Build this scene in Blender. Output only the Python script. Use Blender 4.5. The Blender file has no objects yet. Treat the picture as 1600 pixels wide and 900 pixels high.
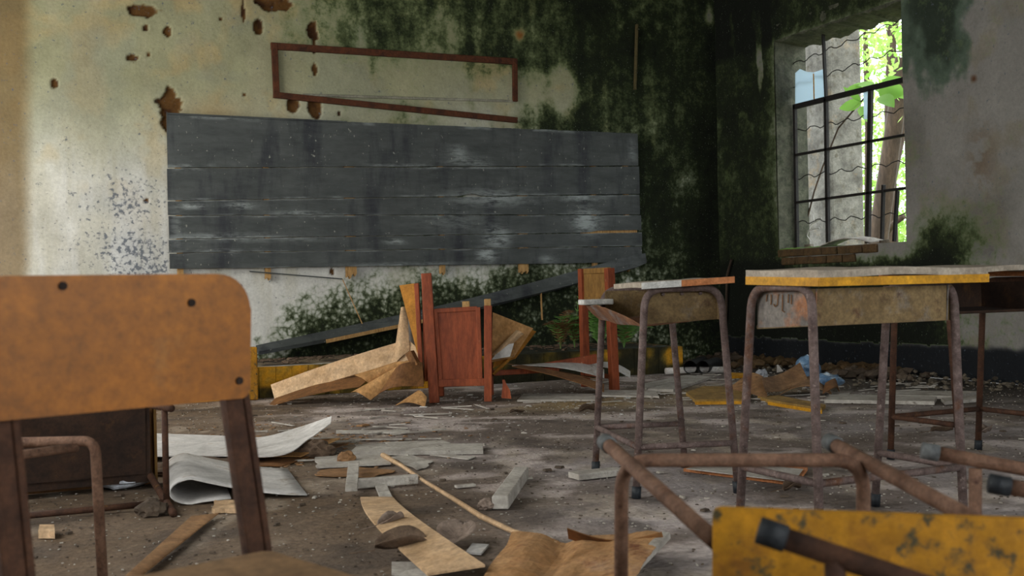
import bpy, bmesh, math, random
import numpy as np
from mathutils import Vector, Matrix

# ------------------------------------------------------------------ camera, world, light, exposure
SC = bpy.context.scene
COL = SC.collection
SC.view_settings.view_transform = 'Standard'
SC.view_settings.look = 'None'
SC.view_settings.gamma = 1.0
SC.view_settings.use_curve_mapping = False
SC.view_settings.exposure = 0.08

cam_d = bpy.data.cameras.new('camera'); cam = bpy.data.objects.new('camera', cam_d); COL.objects.link(cam)
cam_d.sensor_width = 36.0; cam_d.lens = 36.0 * 1760 / 1600; cam_d.clip_start = 0.05
_yaw, _pitch, _roll = [math.radians(a) for a in (-24.65, -0.05, -1.3)]
_f = Vector((-math.sin(_yaw) * math.cos(_pitch), math.cos(_yaw) * math.cos(_pitch), math.sin(_pitch)))
_r = Vector((math.cos(_yaw), math.sin(_yaw), 0)); _u = _r.cross(_f)
_r2 = _r * math.cos(_roll) + _u * math.sin(_roll); _u2 = _u * math.cos(_roll) - _r * math.sin(_roll)
cam.matrix_world = Matrix(((_r2.x, _u2.x, -_f.x, 0), (_r2.y, _u2.y, -_f.y, 0), (_r2.z, _u2.z, -_f.z, 0.76), (0, 0, 0, 1)))
cam_d.dof.use_dof = True; cam_d.dof.focus_distance = 6.0; cam_d.dof.aperture_fstop = 6.3
SC.camera = cam

wd = bpy.data.worlds.new('overcast_sky'); SC.world = wd; wd.use_nodes = True
bg = wd.node_tree.nodes['Background']; bg.inputs[0].default_value = (0.90, 0.97, 1.0, 1); bg.inputs[1].default_value = 3.6

def area(name, loc, direction, sx, sy, power, col=(1, 1, 1)):
    l = bpy.data.lights.new(name, 'AREA'); l.shape = 'RECTANGLE'; l.size = sx; l.size_y = sy; l.energy = power; l.color = col
    o = bpy.data.objects.new(name, l); COL.objects.link(o); o.location = loc
    o.rotation_euler = Vector(direction).to_track_quat('-Z', 'Z').to_euler(); return o
# daylight entering by the openings of the left wall and the rear wall
area('daylight_far_opening', (-1.45, 7.1, 1.75), (1, 0, -0.12), 2.4, 1.9, 112, (1.0, 0.97, 0.90))
area('daylight_near_opening', (-1.45, 3.0, 1.75), (1, 0, -0.2), 2.6, 1.9, 48, (1.0, 0.97, 0.92))
area('daylight_rear_opening', (2.2, -2.3, 1.6), (0.0, 1, -0.1), 4.2, 2.1, 68, (0.95, 0.98, 1.0))

# ------------------------------------------------------------------ helpers
RNG = random.Random(7)
def lin(c):
    return tuple(((v / 255) / 12.92 if v / 255 <= .04045 else ((v / 255 + .055) / 1.055) ** 2.4) for v in c)
def V(*a): return np.array(a if len(a) > 1 else a[0], float)
def nrm(v): v = np.asarray(v, float); return v / (np.linalg.norm(v) + 1e-12)
ORG = {}
def mesh_obj(name, verts, faces, mat, parent=None, smooth=False, origin=None):
    verts = np.asarray(verts, float)
    if parent is not None: org = ORG[parent.name]
    elif origin is not None: org = V(origin)
    else:
        mn, mx = verts.min(0), verts.max(0); org = V((mn[0] + mx[0]) / 2, (mn[1] + mx[1]) / 2, mn[2])
    me = bpy.data.meshes.new(name); me.from_pydata((verts - org).tolist(), [], [list(f) for f in faces])
    bm = bmesh.new(); bm.from_mesh(me); bmesh.ops.recalc_face_normals(bm, faces=bm.faces); bm.to_mesh(me); bm.free()
    if smooth: me.polygons.foreach_set('use_smooth', [True] * len(me.polygons))
    if mat: me.materials.append(mat)
    o = bpy.data.objects.new(name, me); COL.objects.link(o)
    if parent is not None: o.parent = parent
    else: o.location = org
    ORG[o.name] = org
    return o
def tag(o, label, cat=None, group=None, kind=None):
    o['label'] = label
    if cat: o['category'] = cat
    if group: o['group'] = group
    if kind: o['kind'] = kind
    return o
def thing(name, label, cat, loc, group=None):
    o = bpy.data.objects.new(name, None); COL.objects.link(o); o.location = loc; o.empty_display_size = .1
    ORG[o.name] = V(loc); return tag(o, label, cat, group)
def struct(o, label=None):
    o['kind'] = 'structure'
    if label: o['label'] = label
    return o

def box_vf(c, ax, size, bev=0.0):
    bm = bmesh.new(); bmesh.ops.create_cube(bm, size=1)
    bmesh.ops.scale(bm, vec=size, verts=bm.verts)
    if bev > 0: bmesh.ops.bevel(bm, geom=bm.edges[:], offset=bev, segments=2, affect='EDGES', profile=.5)
    a = np.array([nrm(x) for x in ax]); bm.verts.index_update()
    vs = np.array([v.co[:] for v in bm.verts]) @ a + V(c); fs = [[v.index for v in f.verts] for f in bm.faces]; bm.free()
    return vs, fs
def frame(d, up=(0, 0, 1)):
    d = nrm(d); up = V(up)
    if abs(d @ nrm(up)) > .98: up = V(1, 0, 0)
    s = nrm(np.cross(d, up)); return d, s, np.cross(s, d)
def bar_vf(p0, p1, w, t, up=(0, 0, 1), bev=0.003):
    p0, p1 = V(p0), V(p1); d, s, n = frame(p1 - p0, up)
    return box_vf((p0 + p1) / 2, (d, s, n), (np.linalg.norm(p1 - p0), w, t), bev)
def aabb_vf(x0, x1, y0, y1, z0, z1, bev=0.0):
    return box_vf(((x0 + x1) / 2, (y0 + y1) / 2, (z0 + z1) / 2), np.eye(3), (x1 - x0, y1 - y0, z1 - z0), bev)
def fillet(pts, rad, n=6):
    pts = [V(p) for p in pts]; out = [pts[0]]
    for a, b, c in zip(pts, pts[1:], pts[2:]):
        r_ = min(rad, .45 * np.linalg.norm(a - b), .45 * np.linalg.norm(c - b))
        p, q = b + nrm(a - b) * r_, b + nrm(c - b) * r_
        for i in range(n + 1):
            t = i / n; out.append((1 - t) ** 2 * p + 2 * t * (1 - t) * b + t * t * q)
    return out + [pts[-1]]
def tube_vf(pts, r, n=10, caps=True):
    pts = [V(p) for p in pts]; m = len(pts); vs, fs = [], []
    s = None
    for i, p in enumerate(pts):
        d = nrm(pts[min(i + 1, m - 1)] - pts[max(i - 1, 0)])
        if s is None: _, s, _ = frame(d)
        s = nrm(s - d * (s @ d)); b = np.cross(d, s)
        rr = r[i] if isinstance(r, (list, tuple, np.ndarray)) else r
        for k in range(n):
            a = 2 * math.pi * k / n; vs.append(p + rr * (math.cos(a) * s + math.sin(a) * b))
    for i in range(m - 1):
        for k in range(n): fs.append((i * n + k, i * n + (k + 1) % n, (i + 1) * n + (k + 1) % n, (i + 1) * n + k))
    if caps: fs.append(tuple(range(n))[::-1]); fs.append(tuple((m - 1) * n + k for k in range(n)))
    return np.array(vs), fs
def join(*vfs):
    V_, F_ = [], []; o = 0
    for v, f in vfs:
        V_.append(np.asarray(v)); F_ += [[i + o for i in q] for q in f]; o += len(v)
    return np.concatenate(V_), F_
def sheet_vf(p00, p10, p11, p01, nu=10, nv=5, fn=None, th=.004):
    p00, p10, p11, p01 = map(V, (p00, p10, p11, p01))
    n = nrm(np.cross(p10 - p00, p01 - p00)); top = []
    for j in range(nv + 1):
        for i in range(nu + 1):
            u, v = i / nu, j / nv
            p = (1 - u) * (1 - v) * p00 + u * (1 - v) * p10 + u * v * p11 + (1 - u) * v * p01
            if fn is not None:
                d = fn(u, v); p = p + (n * d if np.isscalar(d) else V(d))
            top.append(p)
    top = np.array(top); N = len(top); W = nu + 1; fs = []
    for j in range(nv):
        for i in range(nu):
            a = j * W + i; fs.append((a, a + 1, a + W + 1, a + W)); fs.append((N + a, N + a + W, N + a + W + 1, N + a + 1))
    ring = [i for i in range(W)] + [j * W + nu for j in range(1, nv + 1)] + [nv * W + i for i in range(nu - 1, -1, -1)] + [j * W for j in range(nv - 1, 0, -1)]
    for a, b in zip(ring, ring[1:] + ring[:1]): fs.append((a, b, N + b, N + a))
    return np.concatenate([top, top - n * th]), fs
def prism_vf(pts, vec):
    pts = np.array([V(p) for p in pts]); n = len(pts); vs = np.concatenate([pts, pts + V(vec)])
    return vs, [tuple(range(n))[::-1], tuple(range(n, 2 * n))] + [(i, (i + 1) % n, n + (i + 1) % n, n + i) for i in range(n)]
def rough_poly(pts, sub=4, amp=.01, seed=0):
    rg = random.Random(seed); out = []; pts = [V(p) for p in pts]
    for a, b in zip(pts, pts[1:] + pts[:1]):
        for k in range(sub):
            t = k / sub; j = amp if k else amp * .3
            out.append(a * (1 - t) + b * t + V(rg.uniform(-j, j), rg.uniform(-j, j), 0))
    return out
# lattice noise for stains, wear and unevenness
_tab = np.random.RandomState(3).rand(256, 256)
def vn(x, y):
    xi, yi = np.floor(x).astype(int), np.floor(y).astype(int); fx, fy = x - xi, y - yi
    fx, fy = fx * fx * (3 - 2 * fx), fy * fy * (3 - 2 * fy); g = lambda a, b: _tab[a & 255, b & 255]
    return (g(xi, yi) * (1 - fx) + g(xi + 1, yi) * fx) * (1 - fy) + (g(xi, yi + 1) * (1 - fx) + g(xi + 1, yi + 1) * fx) * fy
def fbm(x, y, s=1.0, o=5, sx=0):
    t = 0; a = .5; x = np.asarray(x) * s + sx * 17.3; y = np.asarray(y) * s + sx * 9.7
    for k in range(o): t = t + a * vn(x + k * 31.7, y + k * 11.3); x, y = x * 2.03, y * 2.03; a *= .5
    return t / (1 - .5 ** o)
def sst(a, b, x): t = np.clip((x - a) / (b - a), 0, 1); return t * t * (3 - 2 * t)
def gau(x, y, cx, cy, sx, sy): return np.exp(-((x - cx) / sx) ** 2 - ((y - cy) / sy) ** 2)
def mixc(c, d, m): return c * (1 - m[:, None]) + np.array(d) * m[:, None]

# ------------------------------------------------------------------ materials
def new_mat(name):
    m = bpy.data.materials.new(name); m.use_nodes = True; nt = m.node_tree
    return m, nt, nt.nodes['Principled BSDF']
def N(nt, kind, **kw):
    n = nt.nodes.new(kind)
    for k, v in kw.items():
        if k in n.inputs: n.inputs[k].default_value = v
        else: setattr(n, k, v)
    return n
def ramp(nt, fac, stops):
    r_ = nt.nodes.new('ShaderNodeValToRGB'); e = r_.color_ramp.elements
    while len(e) < len(stops): e.new(.5)
    for el, (p, c) in zip(e, stops): el.position = p; el.color = (*c, 1)
    nt.links.new(fac, r_.inputs[0]); return r_.outputs[0]
def grunge(name, c1, c2, scale=10, rough=.8, bump=.25, metal=0.0, speck=None, stretch=(1, 1, 1), patch=None, spec=.3, grain=1.0):
    """two tones by noise, an optional speck (colour, scale, from, to) and an optional patch of the same form"""
    m, nt, b = new_mat(name); L = nt.links.new
    tc = N(nt, 'ShaderNodeTexCoord'); mp = N(nt, 'ShaderNodeMapping'); mp.inputs['Scale'].default_value = stretch
    L(tc.outputs['Object'], mp.inputs[0])
    nz = N(nt, 'ShaderNodeTexNoise', Scale=scale, Detail=8.0, Roughness=.65); L(mp.outputs[0], nz.inputs['Vector'])
    col = ramp(nt, nz.outputs[0], [(.32, lin(c1)), (.68, lin(c2))])
    for sp in (patch, speck):
        if not sp: continue
        n2 = N(nt, 'ShaderNodeTexNoise', Scale=sp[1], Detail=6.0, Roughness=.7); L(mp.outputs[0], n2.inputs['Vector'])
        f = ramp(nt, n2.outputs[0], [(sp[2], (0, 0, 0)), (sp[3], (1, 1, 1))])
        mx = N(nt, 'ShaderNodeMix', data_type='RGBA'); L(f, mx.inputs[0]); L(col, mx.inputs[6]); mx.inputs[7].default_value = (*lin(sp[0]), 1)
        col = mx.outputs[2]
    for gs, lo_, hi_ in ((scale * 2.6, .70, 1.18), (max(60, scale * 9), .72, 1.16)):      # dirt and grain
        n4 = N(nt, 'ShaderNodeTexNoise', Scale=gs, Detail=5.0, Roughness=.7); L(mp.outputs[0], n4.inputs['Vector'])
        mg = N(nt, 'ShaderNodeMix', data_type='RGBA', blend_type='MULTIPLY'); mg.inputs[0].default_value = grain
        L(col, mg.inputs[6]); L(ramp(nt, n4.outputs[0], [(.32, (lo_,) * 3), (.66, (hi_,) * 3)]), mg.inputs[7]); col = mg.outputs[2]
    L(col, b.inputs['Base Color']); b.inputs['Roughness'].default_value = rough; b.inputs['Metallic'].default_value = metal
    b.inputs['Specular IOR Level'].default_value = spec
    if bump:
        bp = N(nt, 'ShaderNodeBump', Strength=bump, Distance=.01); n3 = N(nt, 'ShaderNodeTexNoise', Scale=scale * 4, Detail=6.0)
        L(mp.outputs[0], n3.inputs['Vector']); L(n3.outputs[0], bp.inputs['Height']); L(bp.outputs[0], b.inputs['Normal'])
    return m
def attr_mat(name, fine=60, amount=.25, rough=.9, bump=.35, bscale=40, tone=None):
    """colour painted per vertex (stains, mould), broken up by fine noise"""
    m, nt, b = new_mat(name); L = nt.links.new
    at = N(nt, 'ShaderNodeAttribute', attribute_name='Col'); tc = N(nt, 'ShaderNodeTexCoord')
    nz = N(nt, 'ShaderNodeTexNoise', Scale=fine, Detail=8.0, Roughness=.7); L(tc.outputs['Object'], nz.inputs['Vector'])
    k = ramp(nt, nz.outputs[0], [(.3, (1 - amount,) * 3), (.7, (1 + amount * .4,) * 3)])
    mx = N(nt, 'ShaderNodeMix', data_type='RGBA', blend_type='MULTIPLY'); mx.inputs[0].default_value = 1
    L(at.outputs['Color'], mx.inputs[6]); L(k, mx.inputs[7]); L(mx.outputs[2], b.inputs['Base Color'])
    b.inputs['Roughness'].default_value = rough; b.inputs['Specular IOR Level'].default_value = .25
    bp = N(nt, 'ShaderNodeBump', Strength=bump, Distance=.012); n3 = N(nt, 'ShaderNodeTexNoise', Scale=bscale, Detail=8.0)
    L(tc.outputs['Object'], n3.inputs['Vector']); L(n3.outputs[0], bp.inputs['Height']); L(bp.outputs[0], b.inputs['Normal'])
    return m
def mould_mat(name):
    """stained plaster: base colour per vertex, mould density per vertex broken up by fine noise"""
    m, nt, b = new_mat(name); L = nt.links.new
    at = N(nt, 'ShaderNodeAttribute', attribute_name='Col'); mo = N(nt, 'ShaderNodeAttribute', attribute_name='Mould'); tc = N(nt, 'ShaderNodeTexCoord')
    def noise(sc, det=8.0, ro=.62, st=(1, 1, 1)):
        mp = N(nt, 'ShaderNodeMapping'); mp.inputs['Scale'].default_value = st; L(tc.outputs['Object'], mp.inputs[0])
        n = N(nt, 'ShaderNodeTexNoise', Scale=sc, Detail=det, Roughness=ro); L(mp.outputs[0], n.inputs['Vector']); return n.outputs[0]
    def madd(x, k, add):
        q = N(nt, 'ShaderNodeMath', operation='MULTIPLY_ADD'); L(x, q.inputs[0]); q.inputs[1].default_value = k
        if isinstance(add, float): q.inputs[2].default_value = add
        else: L(add, q.inputs[2])
        return q.outputs[0]
    def mix(f, a, c, mode='MIX'):
        mx = N(nt, 'ShaderNodeMix', data_type='RGBA', blend_type=mode)
        if isinstance(f, float): mx.inputs[0].default_value = f
        else: L(f, mx.inputs[0])
        L(a, mx.inputs[6])
        if isinstance(c, tuple): mx.inputs[7].default_value = (*lin(c), 1)
        else: L(c, mx.inputs[7])
        return mx.outputs[2]
    nA, nB, nC = noise(11), noise(46), noise(3.2, 10.0, .7)
    col = mix(1.0, at.outputs['Color'], ramp(nt, nC, [(.3, (.78,) * 3), (.7, (1.08,) * 3)]), 'MULTIPLY')
    col = mix(1.0, col, ramp(nt, nB, [(.3, (.84,) * 3), (.7, (1.06,) * 3)]), 'MULTIPLY')
    col = mix(ramp(nt, noise(24, 6.0, .7), [(.64, (0, 0, 0)), (.72, (.5, .5, .5))]), col, (96, 84, 64))
    mi = N(nt, 'ShaderNodeAttribute', attribute_name='Mildew')
    col = mix(ramp(nt, madd(noise(30, 6.0, .6), 1.0, madd(mi.outputs['Fac'], .17, 0.0)), [(.62, (0, 0, 0)), (.72, (.85,) * 3)]), col, (84, 90, 100))
    vo = N(nt, 'ShaderNodeTexVoronoi', Scale=24.0); wv = N(nt, 'ShaderNodeTexNoise', Scale=18.0, Detail=4.0); L(tc.outputs['Object'], wv.inputs['Vector'])
    wm = N(nt, 'ShaderNodeVectorMath', operation='MULTIPLY_ADD'); L(wv.outputs['Color'], wm.inputs[0]); wm.inputs[1].default_value = (.06, .06, .06); L(tc.outputs['Object'], wm.inputs[2]); L(wm.outputs[0], vo.inputs['Vector'])
    sp = N(nt, 'ShaderNodeSeparateXYZ'); L(tc.outputs['Object'], sp.inputs[0]); mr = N(nt, 'ShaderNodeMapRange'); L(sp.outputs['Z'], mr.inputs[0])      # the plaster flakes more near the damp foot of the wall
    for q, v_ in ((1, .75), (2, 1.1), (3, .75), (4, .12)): mr.inputs[q].default_value = v_
    vc = N(nt, 'ShaderNodeMath', operation='SUBTRACT'); L(vo.outputs['Distance'], vc.inputs[0]); vc.inputs[1].default_value = .45
    vm = N(nt, 'ShaderNodeMath', operation='MULTIPLY'); L(vc.outputs[0], vm.inputs[0]); L(mr.outputs[0], vm.inputs[1])
    f2 = madd(nA, 1.2, madd(nB, .75, madd(vm.outputs[0], 1.0, madd(mo.outputs['Fac'], 1.0, -.97))))
    g = madd(f2, .5, .25)
    dc = ramp(nt, g, [(.10, lin((116, 130, 88))), (.28, lin((84, 100, 58))), (.42, lin((58, 68, 38))), (.56, lin((32, 38, 22))), (.80, lin((19, 22, 15)))])
    col = mix(ramp(nt, g, [(.12, (0, 0, 0)), (.27, (.45,) * 3), (.37, (.88,) * 3), (.5, (1, 1, 1))]), col, dc)
    col = mix(ramp(nt, madd(noise(75, 3.0, .5), 1.0, madd(g, -.03, 0.0)), [(.655, (0, 0, 0)), (.70, (.75,) * 3)]), col, mix(ramp(nt, g, [(.42, (0, 0, 0)), (.5, (1, 1, 1))]), col, (112, 118, 100)))
    L(col, b.inputs['Base Color']); b.inputs['Roughness'].default_value = .9; b.inputs['Specular IOR Level'].default_value = .2
    bp = N(nt, 'ShaderNodeBump', Strength=.4, Distance=.012); L(noise(40), bp.inputs['Height']); L(bp.outputs[0], b.inputs['Normal'])
    return m
def leaf_mat(name, c1, c2, trans=.5):
    m, nt, b = new_mat(name); L = nt.links.new
    tc = N(nt, 'ShaderNodeTexCoord'); nz = N(nt, 'ShaderNodeTexNoise', Scale=3.0); L(tc.outputs['Object'], nz.inputs['Vector'])
    col = ramp(nt, nz.outputs[0], [(.35, lin(c1)), (.65, lin(c2))]); L(col, b.inputs['Base Color']); b.inputs['Roughness'].default_value = .55
    tr = N(nt, 'ShaderNodeBsdfTranslucent'); L(col, tr.inputs[0]); ms = N(nt, 'ShaderNodeMixShader'); ms.inputs[0].default_value = trans
    L(b.outputs[0], ms.inputs[1]); L(tr.outputs[0], ms.inputs[2]); L(ms.outputs[0], nt.nodes['Material Output'].inputs[0]); return m

MT = {}
MT['wall'] = mould_mat('stained_plaster')
MT['floor'] = attr_mat('dusty_concrete', fine=35, amount=.45, bump=.5, bscale=60)
MT['platform'] = attr_mat('platform_concrete', fine=60, amount=.4, bump=.5)
MT['plain'] = grunge('plain_plaster', (120, 116, 100), (150, 146, 130), 3)
MT['ceiling'] = grunge('ceiling_plaster', (90, 88, 78), (120, 118, 105), 3)
MT['board'] = None
MT['raw'] = grunge('raw_wood', (150, 112, 66), (186, 148, 96), 8, stretch=(6, 1, 1), bump=.2)
MT['greywood'] = grunge('weathered_wood', (146, 138, 128), (190, 183, 173), 6, bump=.35, speck=((92, 82, 70), 14, .60, .72), grain=.7)
MT['trim'] = grunge('reddish_trim', (62, 32, 16), (92, 50, 26), 14, bump=.3, speck=((48, 24, 14), 9, .55, .65))
MT['red'] = grunge('red_painted_wood', (120, 54, 28), (152, 76, 42), 7, rough=.6, stretch=(1, 1, .25), bump=.2, speck=((186, 150, 126), 17, .65, .69))
MT['redback'] = grunge('bare_wood_back', (118, 84, 40), (150, 112, 58), 9, stretch=(1, 1, .3), bump=.2)
MT['ply'] = grunge('pale_plywood', (174, 140, 102), (206, 174, 138), 5, bump=.15, speck=((150, 100, 54), 3, .6, .75))
MT['plywhite'] = grunge('bleached_plywood', (178, 173, 168), (212, 207, 202), 5, bump=.12, speck=((132, 114, 90), 7, .57, .73), grain=.6)
MT['tan'] = grunge('tan_hardboard', (160, 116, 68), (196, 150, 98), 6, bump=.15, speck=((110, 72, 34), 5, .58, .72))
MT['tandark'] = grunge('brown_hardboard', (98, 64, 34), (132, 90, 50), 6, bump=.2)
MT['ochre'] = grunge('ochre_hardboard', (152, 98, 30), (178, 122, 44), 6, bump=.15)
MT['card'] = grunge('damp_cardboard', (116, 82, 52), (158, 120, 82), 5, bump=.2, speck=((84, 54, 32), 6, .56, .7))
MT['tube'] = grunge('rusted_tube', (78, 62, 58), (122, 104, 98), 22, rough=.75, bump=.35, metal=.1, speck=((150, 134, 126), 60, .60, .70), patch=((100, 66, 46), 9, .55, .68))
MT['tubeor'] = grunge('orange_rust_tube', (88, 60, 44), (134, 102, 82), 20, rough=.8, bump=.35, speck=((70, 44, 34), 40, .55, .7))
MT['tubedk'] = grunge('dark_rust_tube', (52, 32, 22), (84, 54, 36), 20, rough=.8, bump=.3, speck=((120, 84, 40), 12, .62, .75))
MT['rubber'] = grunge('grey_rubber_cap', (72, 73, 73), (108, 109, 108), 20, rough=.7)
MT['rubberdk'] = grunge('black_rubber_cap', (22, 24, 28), (44, 48, 52), 20, rough=.6)
MT['tin'] = grunge('rusted_sheet_metal', (102, 82, 52), (130, 108, 74), 12, rough=.8, bump=.3, speck=((70, 44, 30), 16, .56, .72), patch=((120, 112, 104), 5, .55, .7))
MT['tinrust'] = grunge('orange_rusted_tin', (92, 60, 40), (132, 90, 62), 9, rough=.85, bump=.3, speck=((126, 120, 118), 7, .54, .7))
MT['tingrey'] = grunge('grey_painted_tin', (96, 90, 86), (120, 112, 104), 10, rough=.7, bump=.25, speck=((150, 98, 62), 8, .5, .66))
MT['tindark'] = grunge('dark_rusted_tin', (34, 22, 15), (58, 38, 24), 9, rough=.85, bump=.3, speck=((82, 54, 26), 10, .58, .74))
MT['topgrey'] = grunge('worn_grey_top', (142, 128, 112), (176, 164, 148), 8, bump=.2, stretch=(1, 1, 1))
MT['yellow'] = grunge('yellow_paint', (172, 118, 12), (208, 150, 24), 9, rough=.6, bump=.2, speck=((128, 84, 40), 14, .6, .72))
MT['yellowmould'] = grunge('mouldy_yellow_paint', (158, 106, 14), (192, 134, 22), 6, rough=.6, bump=.2, speck=((66, 58, 36), 30, .53, .64), patch=((116, 72, 24), 5, .52, .68))
MT['whitepaint'] = grunge('chipped_white_paint', (176, 172, 166), (206, 204, 198), 12, bump=.2, speck=((70, 62, 56), 30, .64, .7))
MT['orangeedge'] = grunge('orange_wood_edge', (168, 102, 58), (194, 128, 82), 14, bump=.15)
MT['orangeply'] = grunge('varnished_orange_plywood', (134, 78, 10), (162, 98, 20), 4, rough=.5, bump=.08, speck=((128, 100, 62), 3.5, .53, .74), spec=.4)
MT['seatply'] = grunge('dull_brown_seat', (122, 92, 60), (146, 114, 78), 5, bump=.15)
MT['screw'] = grunge('dark_screw', (30, 20, 14), (46, 32, 24), 30)
MT['rustsheet'] = grunge('orange_rust_sheet', (146, 102, 58), (184, 142, 98), 5, rough=.9, bump=.45, speck=((112, 66, 40), 8, .55, .7), patch=((148, 122, 104), 3, .58, .72))
MT['leafdead'] = grunge('dry_leaf', (116, 98, 86), (152, 134, 120), 12, bump=.4)
MT['leafbrown'] = grunge('brown_dry_leaf', (84, 66, 52), (112, 92, 74), 14, bump=.4)
MT['stone'] = grunge('rubble', (70, 62, 50), (118, 107, 92), 5, bump=.5)
MT['brick'] = grunge('bare_brick', (70, 54, 34), (98, 74, 46), 12, bump=.6, speck=((60, 58, 34), 8, .55, .7))
MT['iron'] = grunge('blackened_iron', (20, 18, 17), (38, 32, 29), 20, rough=.7, bump=.2)
MT['concrete'] = grunge('mottled_concrete', (92, 88, 80), (136, 132, 122), 5, bump=.4, speck=((84, 78, 62), 9, .54, .7), patch=((146, 120, 82), 2.2, .56, .72))
MT['mossconc'] = grunge('mossy_concrete', (58, 58, 46), (94, 94, 78), 6, bump=.5, speck=((40, 48, 28), 9, .5, .68), patch=((120, 118, 104), 5, .62, .74))
MT['stripwood'] = grunge('mouldy_strip_wood', (74, 66, 40), (98, 86, 54), 9)
MT['dustyyellow'] = grunge('dusty_yellow_board', (128, 98, 46), (164, 130, 70), 6, speck=((176, 136, 30), 5, .58, .7), bump=.2)
MT['bark'] = grunge('tree_bark', (52, 40, 30), (82, 66, 52), 12, stretch=(1, 1, .2), bump=.5)
MT['moss'] = grunge('moss', (66, 98, 28), (104, 140, 44), 40, bump=.6)
MT['leaf'] = leaf_mat('bright_leaf', (128, 172, 66), (186, 214, 122), .6)
MT['leafbig'] = leaf_mat('big_vine_leaf', (112, 164, 60), (146, 190, 92), .5)
MT['fern'] = leaf_mat('fern_green', (92, 138, 62), (138, 180, 96), .4)
MT['fernold'] = leaf_mat('dead_fern', (96, 62, 34), (128, 88, 52), .3)
MT['ground'] = grunge('outside_ground', (88, 98, 52), (126, 130, 80), 2)
MT['plastic'] = grunge('blue_plastic', (66, 96, 128), (116, 146, 174), 9, rough=.35, spec=.6, speck=((200, 212, 222), 12, .6, .7))
MT['foil'] = grunge('crumpled_wrapper', (140, 142, 150), (196, 200, 206), 18, rough=.4)
MT['pipe'] = grunge('black_pipe', (20, 20, 20), (40, 40, 38), 9, rough=.5)
MT['grit'] = grunge('floor_grit', (130, 122, 110), (184, 176, 164), 3)
MT['gritdk'] = grunge('dark_grit', (64, 52, 42), (96, 82, 68), 3)

def board_mat():
    m, nt, b = new_mat('slate_painted_wood'); L = nt.links.new
    tc = N(nt, 'ShaderNodeTexCoord')
    def noise(scale, st, det=8.0, ro=.65):
        mp = N(nt, 'ShaderNodeMapping'); mp.inputs['Scale'].default_value = st; L(tc.outputs['Object'], mp.inputs[0])
        n = N(nt, 'ShaderNodeTexNoise', Scale=scale, Detail=det, Roughness=ro); L(mp.outputs[0], n.inputs['Vector']); return n.outputs[0]
    col = ramp(nt, noise(3, (1, 1, 3)), [(.3, lin((46, 50, 49))), (.7, lin((74, 77, 75)))])
    def over(col, fac, c):
        mx = N(nt, 'ShaderNodeMix', data_type='RGBA'); L(fac, mx.inputs[0]); L(col, mx.inputs[6]); mx.inputs[7].default_value = (*lin(c), 1); return mx.outputs[2]
    col = over(col, ramp(nt, noise(3.4, (1.6, 1, .35)), [(.50, (0, 0, 0)), (.66, (.85, .85, .85))]), (26, 28, 36))
    at = N(nt, 'ShaderNodeAttribute', attribute_name='Col')
    ml = N(nt, 'ShaderNodeMath', operation='MULTIPLY')
    L(ramp(nt, noise(15, (.5, 1, 2.2), 10.0, .75), [(.40, (0, 0, 0)), (.56, (1, 1, 1))]), ml.inputs[0]); L(at.outputs['Fac'], ml.inputs[1])
    col = over(col, ml.outputs[0], (150, 156, 154))
    col = over(col, ramp(nt, noise(44, (1, 1, .7), 4.0, .5), [(.68, (0, 0, 0)), (.74, (.8, .8, .8))]), (150, 150, 138))
    L(col, b.inputs['Base Color']); b.inputs['Roughness'].default_value = .7
    bp = N(nt, 'ShaderNodeBump', Strength=.3, Distance=.008); L(noise(8, (.6, 1, 6)), bp.inputs['Height']); L(bp.outputs[0], b.inputs['Normal'])
    return m
MT['board'] = board_mat()
def glass_mat():
    m, nt, b = new_mat('dirty_glass'); b.inputs['Base Color'].default_value = (*lin((196, 214, 226)), 1); b.inputs['Roughness'].default_value = .35
    b.inputs['Alpha'].default_value = .75; tr = N(nt, 'ShaderNodeBsdfTranslucent'); tr.inputs[0].default_value = (*lin((206, 222, 232)), 1)
    ms = N(nt, 'ShaderNodeMixShader'); ms.inputs[0].default_value = .55; L = nt.links.new
    L(b.outputs[0], ms.inputs[1]); L(tr.outputs[0], ms.inputs[2]); L(ms.outputs[0], nt.nodes['Material Output'].inputs[0]); return m
MT['glass'] = glass_mat()

# ------------------------------------------------------------------ the setting
RX, BY = 6.47, 9.198
def grid_obj(name, P, keep, colr, mat, nu, nv, mould=None, mildew=None):
    """P: (nv+1)*(nu+1) points; keep: boolean per cell; colr: sRGB 0..1 per point"""
    W = nu + 1; j, i = np.mgrid[0:nv, 0:nu]; a = (j * W + i).ravel()[keep.ravel()]
    q = np.stack([a, a + 1, a + W + 1, a + W], 1)
    me = bpy.data.meshes.new(name); me.vertices.add(len(P)); me.vertices.foreach_set('co', np.asarray(P, np.float32).ravel())
    me.loops.add(q.size); me.loops.foreach_set('vertex_index', q.ravel().astype(np.int32))
    me.polygons.add(len(q)); me.polygons.foreach_set('loop_start', np.arange(0, q.size, 4, dtype=np.int32))
    me.update(calc_edges=True); me.polygons.foreach_set('use_smooth', [True] * len(q))
    c = np.clip(colr, 0, 1); c = np.where(c <= .04045, c / 12.92, ((c + .055) / 1.055) ** 2.4)
    at = me.attributes.new('Col', 'FLOAT_COLOR', 'POINT'); at.data.foreach_set('color', np.concatenate([c, np.ones((len(c), 1))], 1).astype(np.float32).ravel())
    if mould is not None: a2 = me.attributes.new('Mould', 'FLOAT', 'POINT'); a2.data.foreach_set('value', np.clip(mould, -2, 3).astype(np.float32))
    if mildew is not None: a3 = me.attributes.new('Mildew', 'FLOAT', 'POINT'); a3.data.foreach_set('value', mildew.astype(np.float32))
    me.materials.append(mat); o = bpy.data.objects.new(name, me); COL.objects.link(o); ORG[o.name] = V(0, 0, 0); return struct(o)

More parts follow.
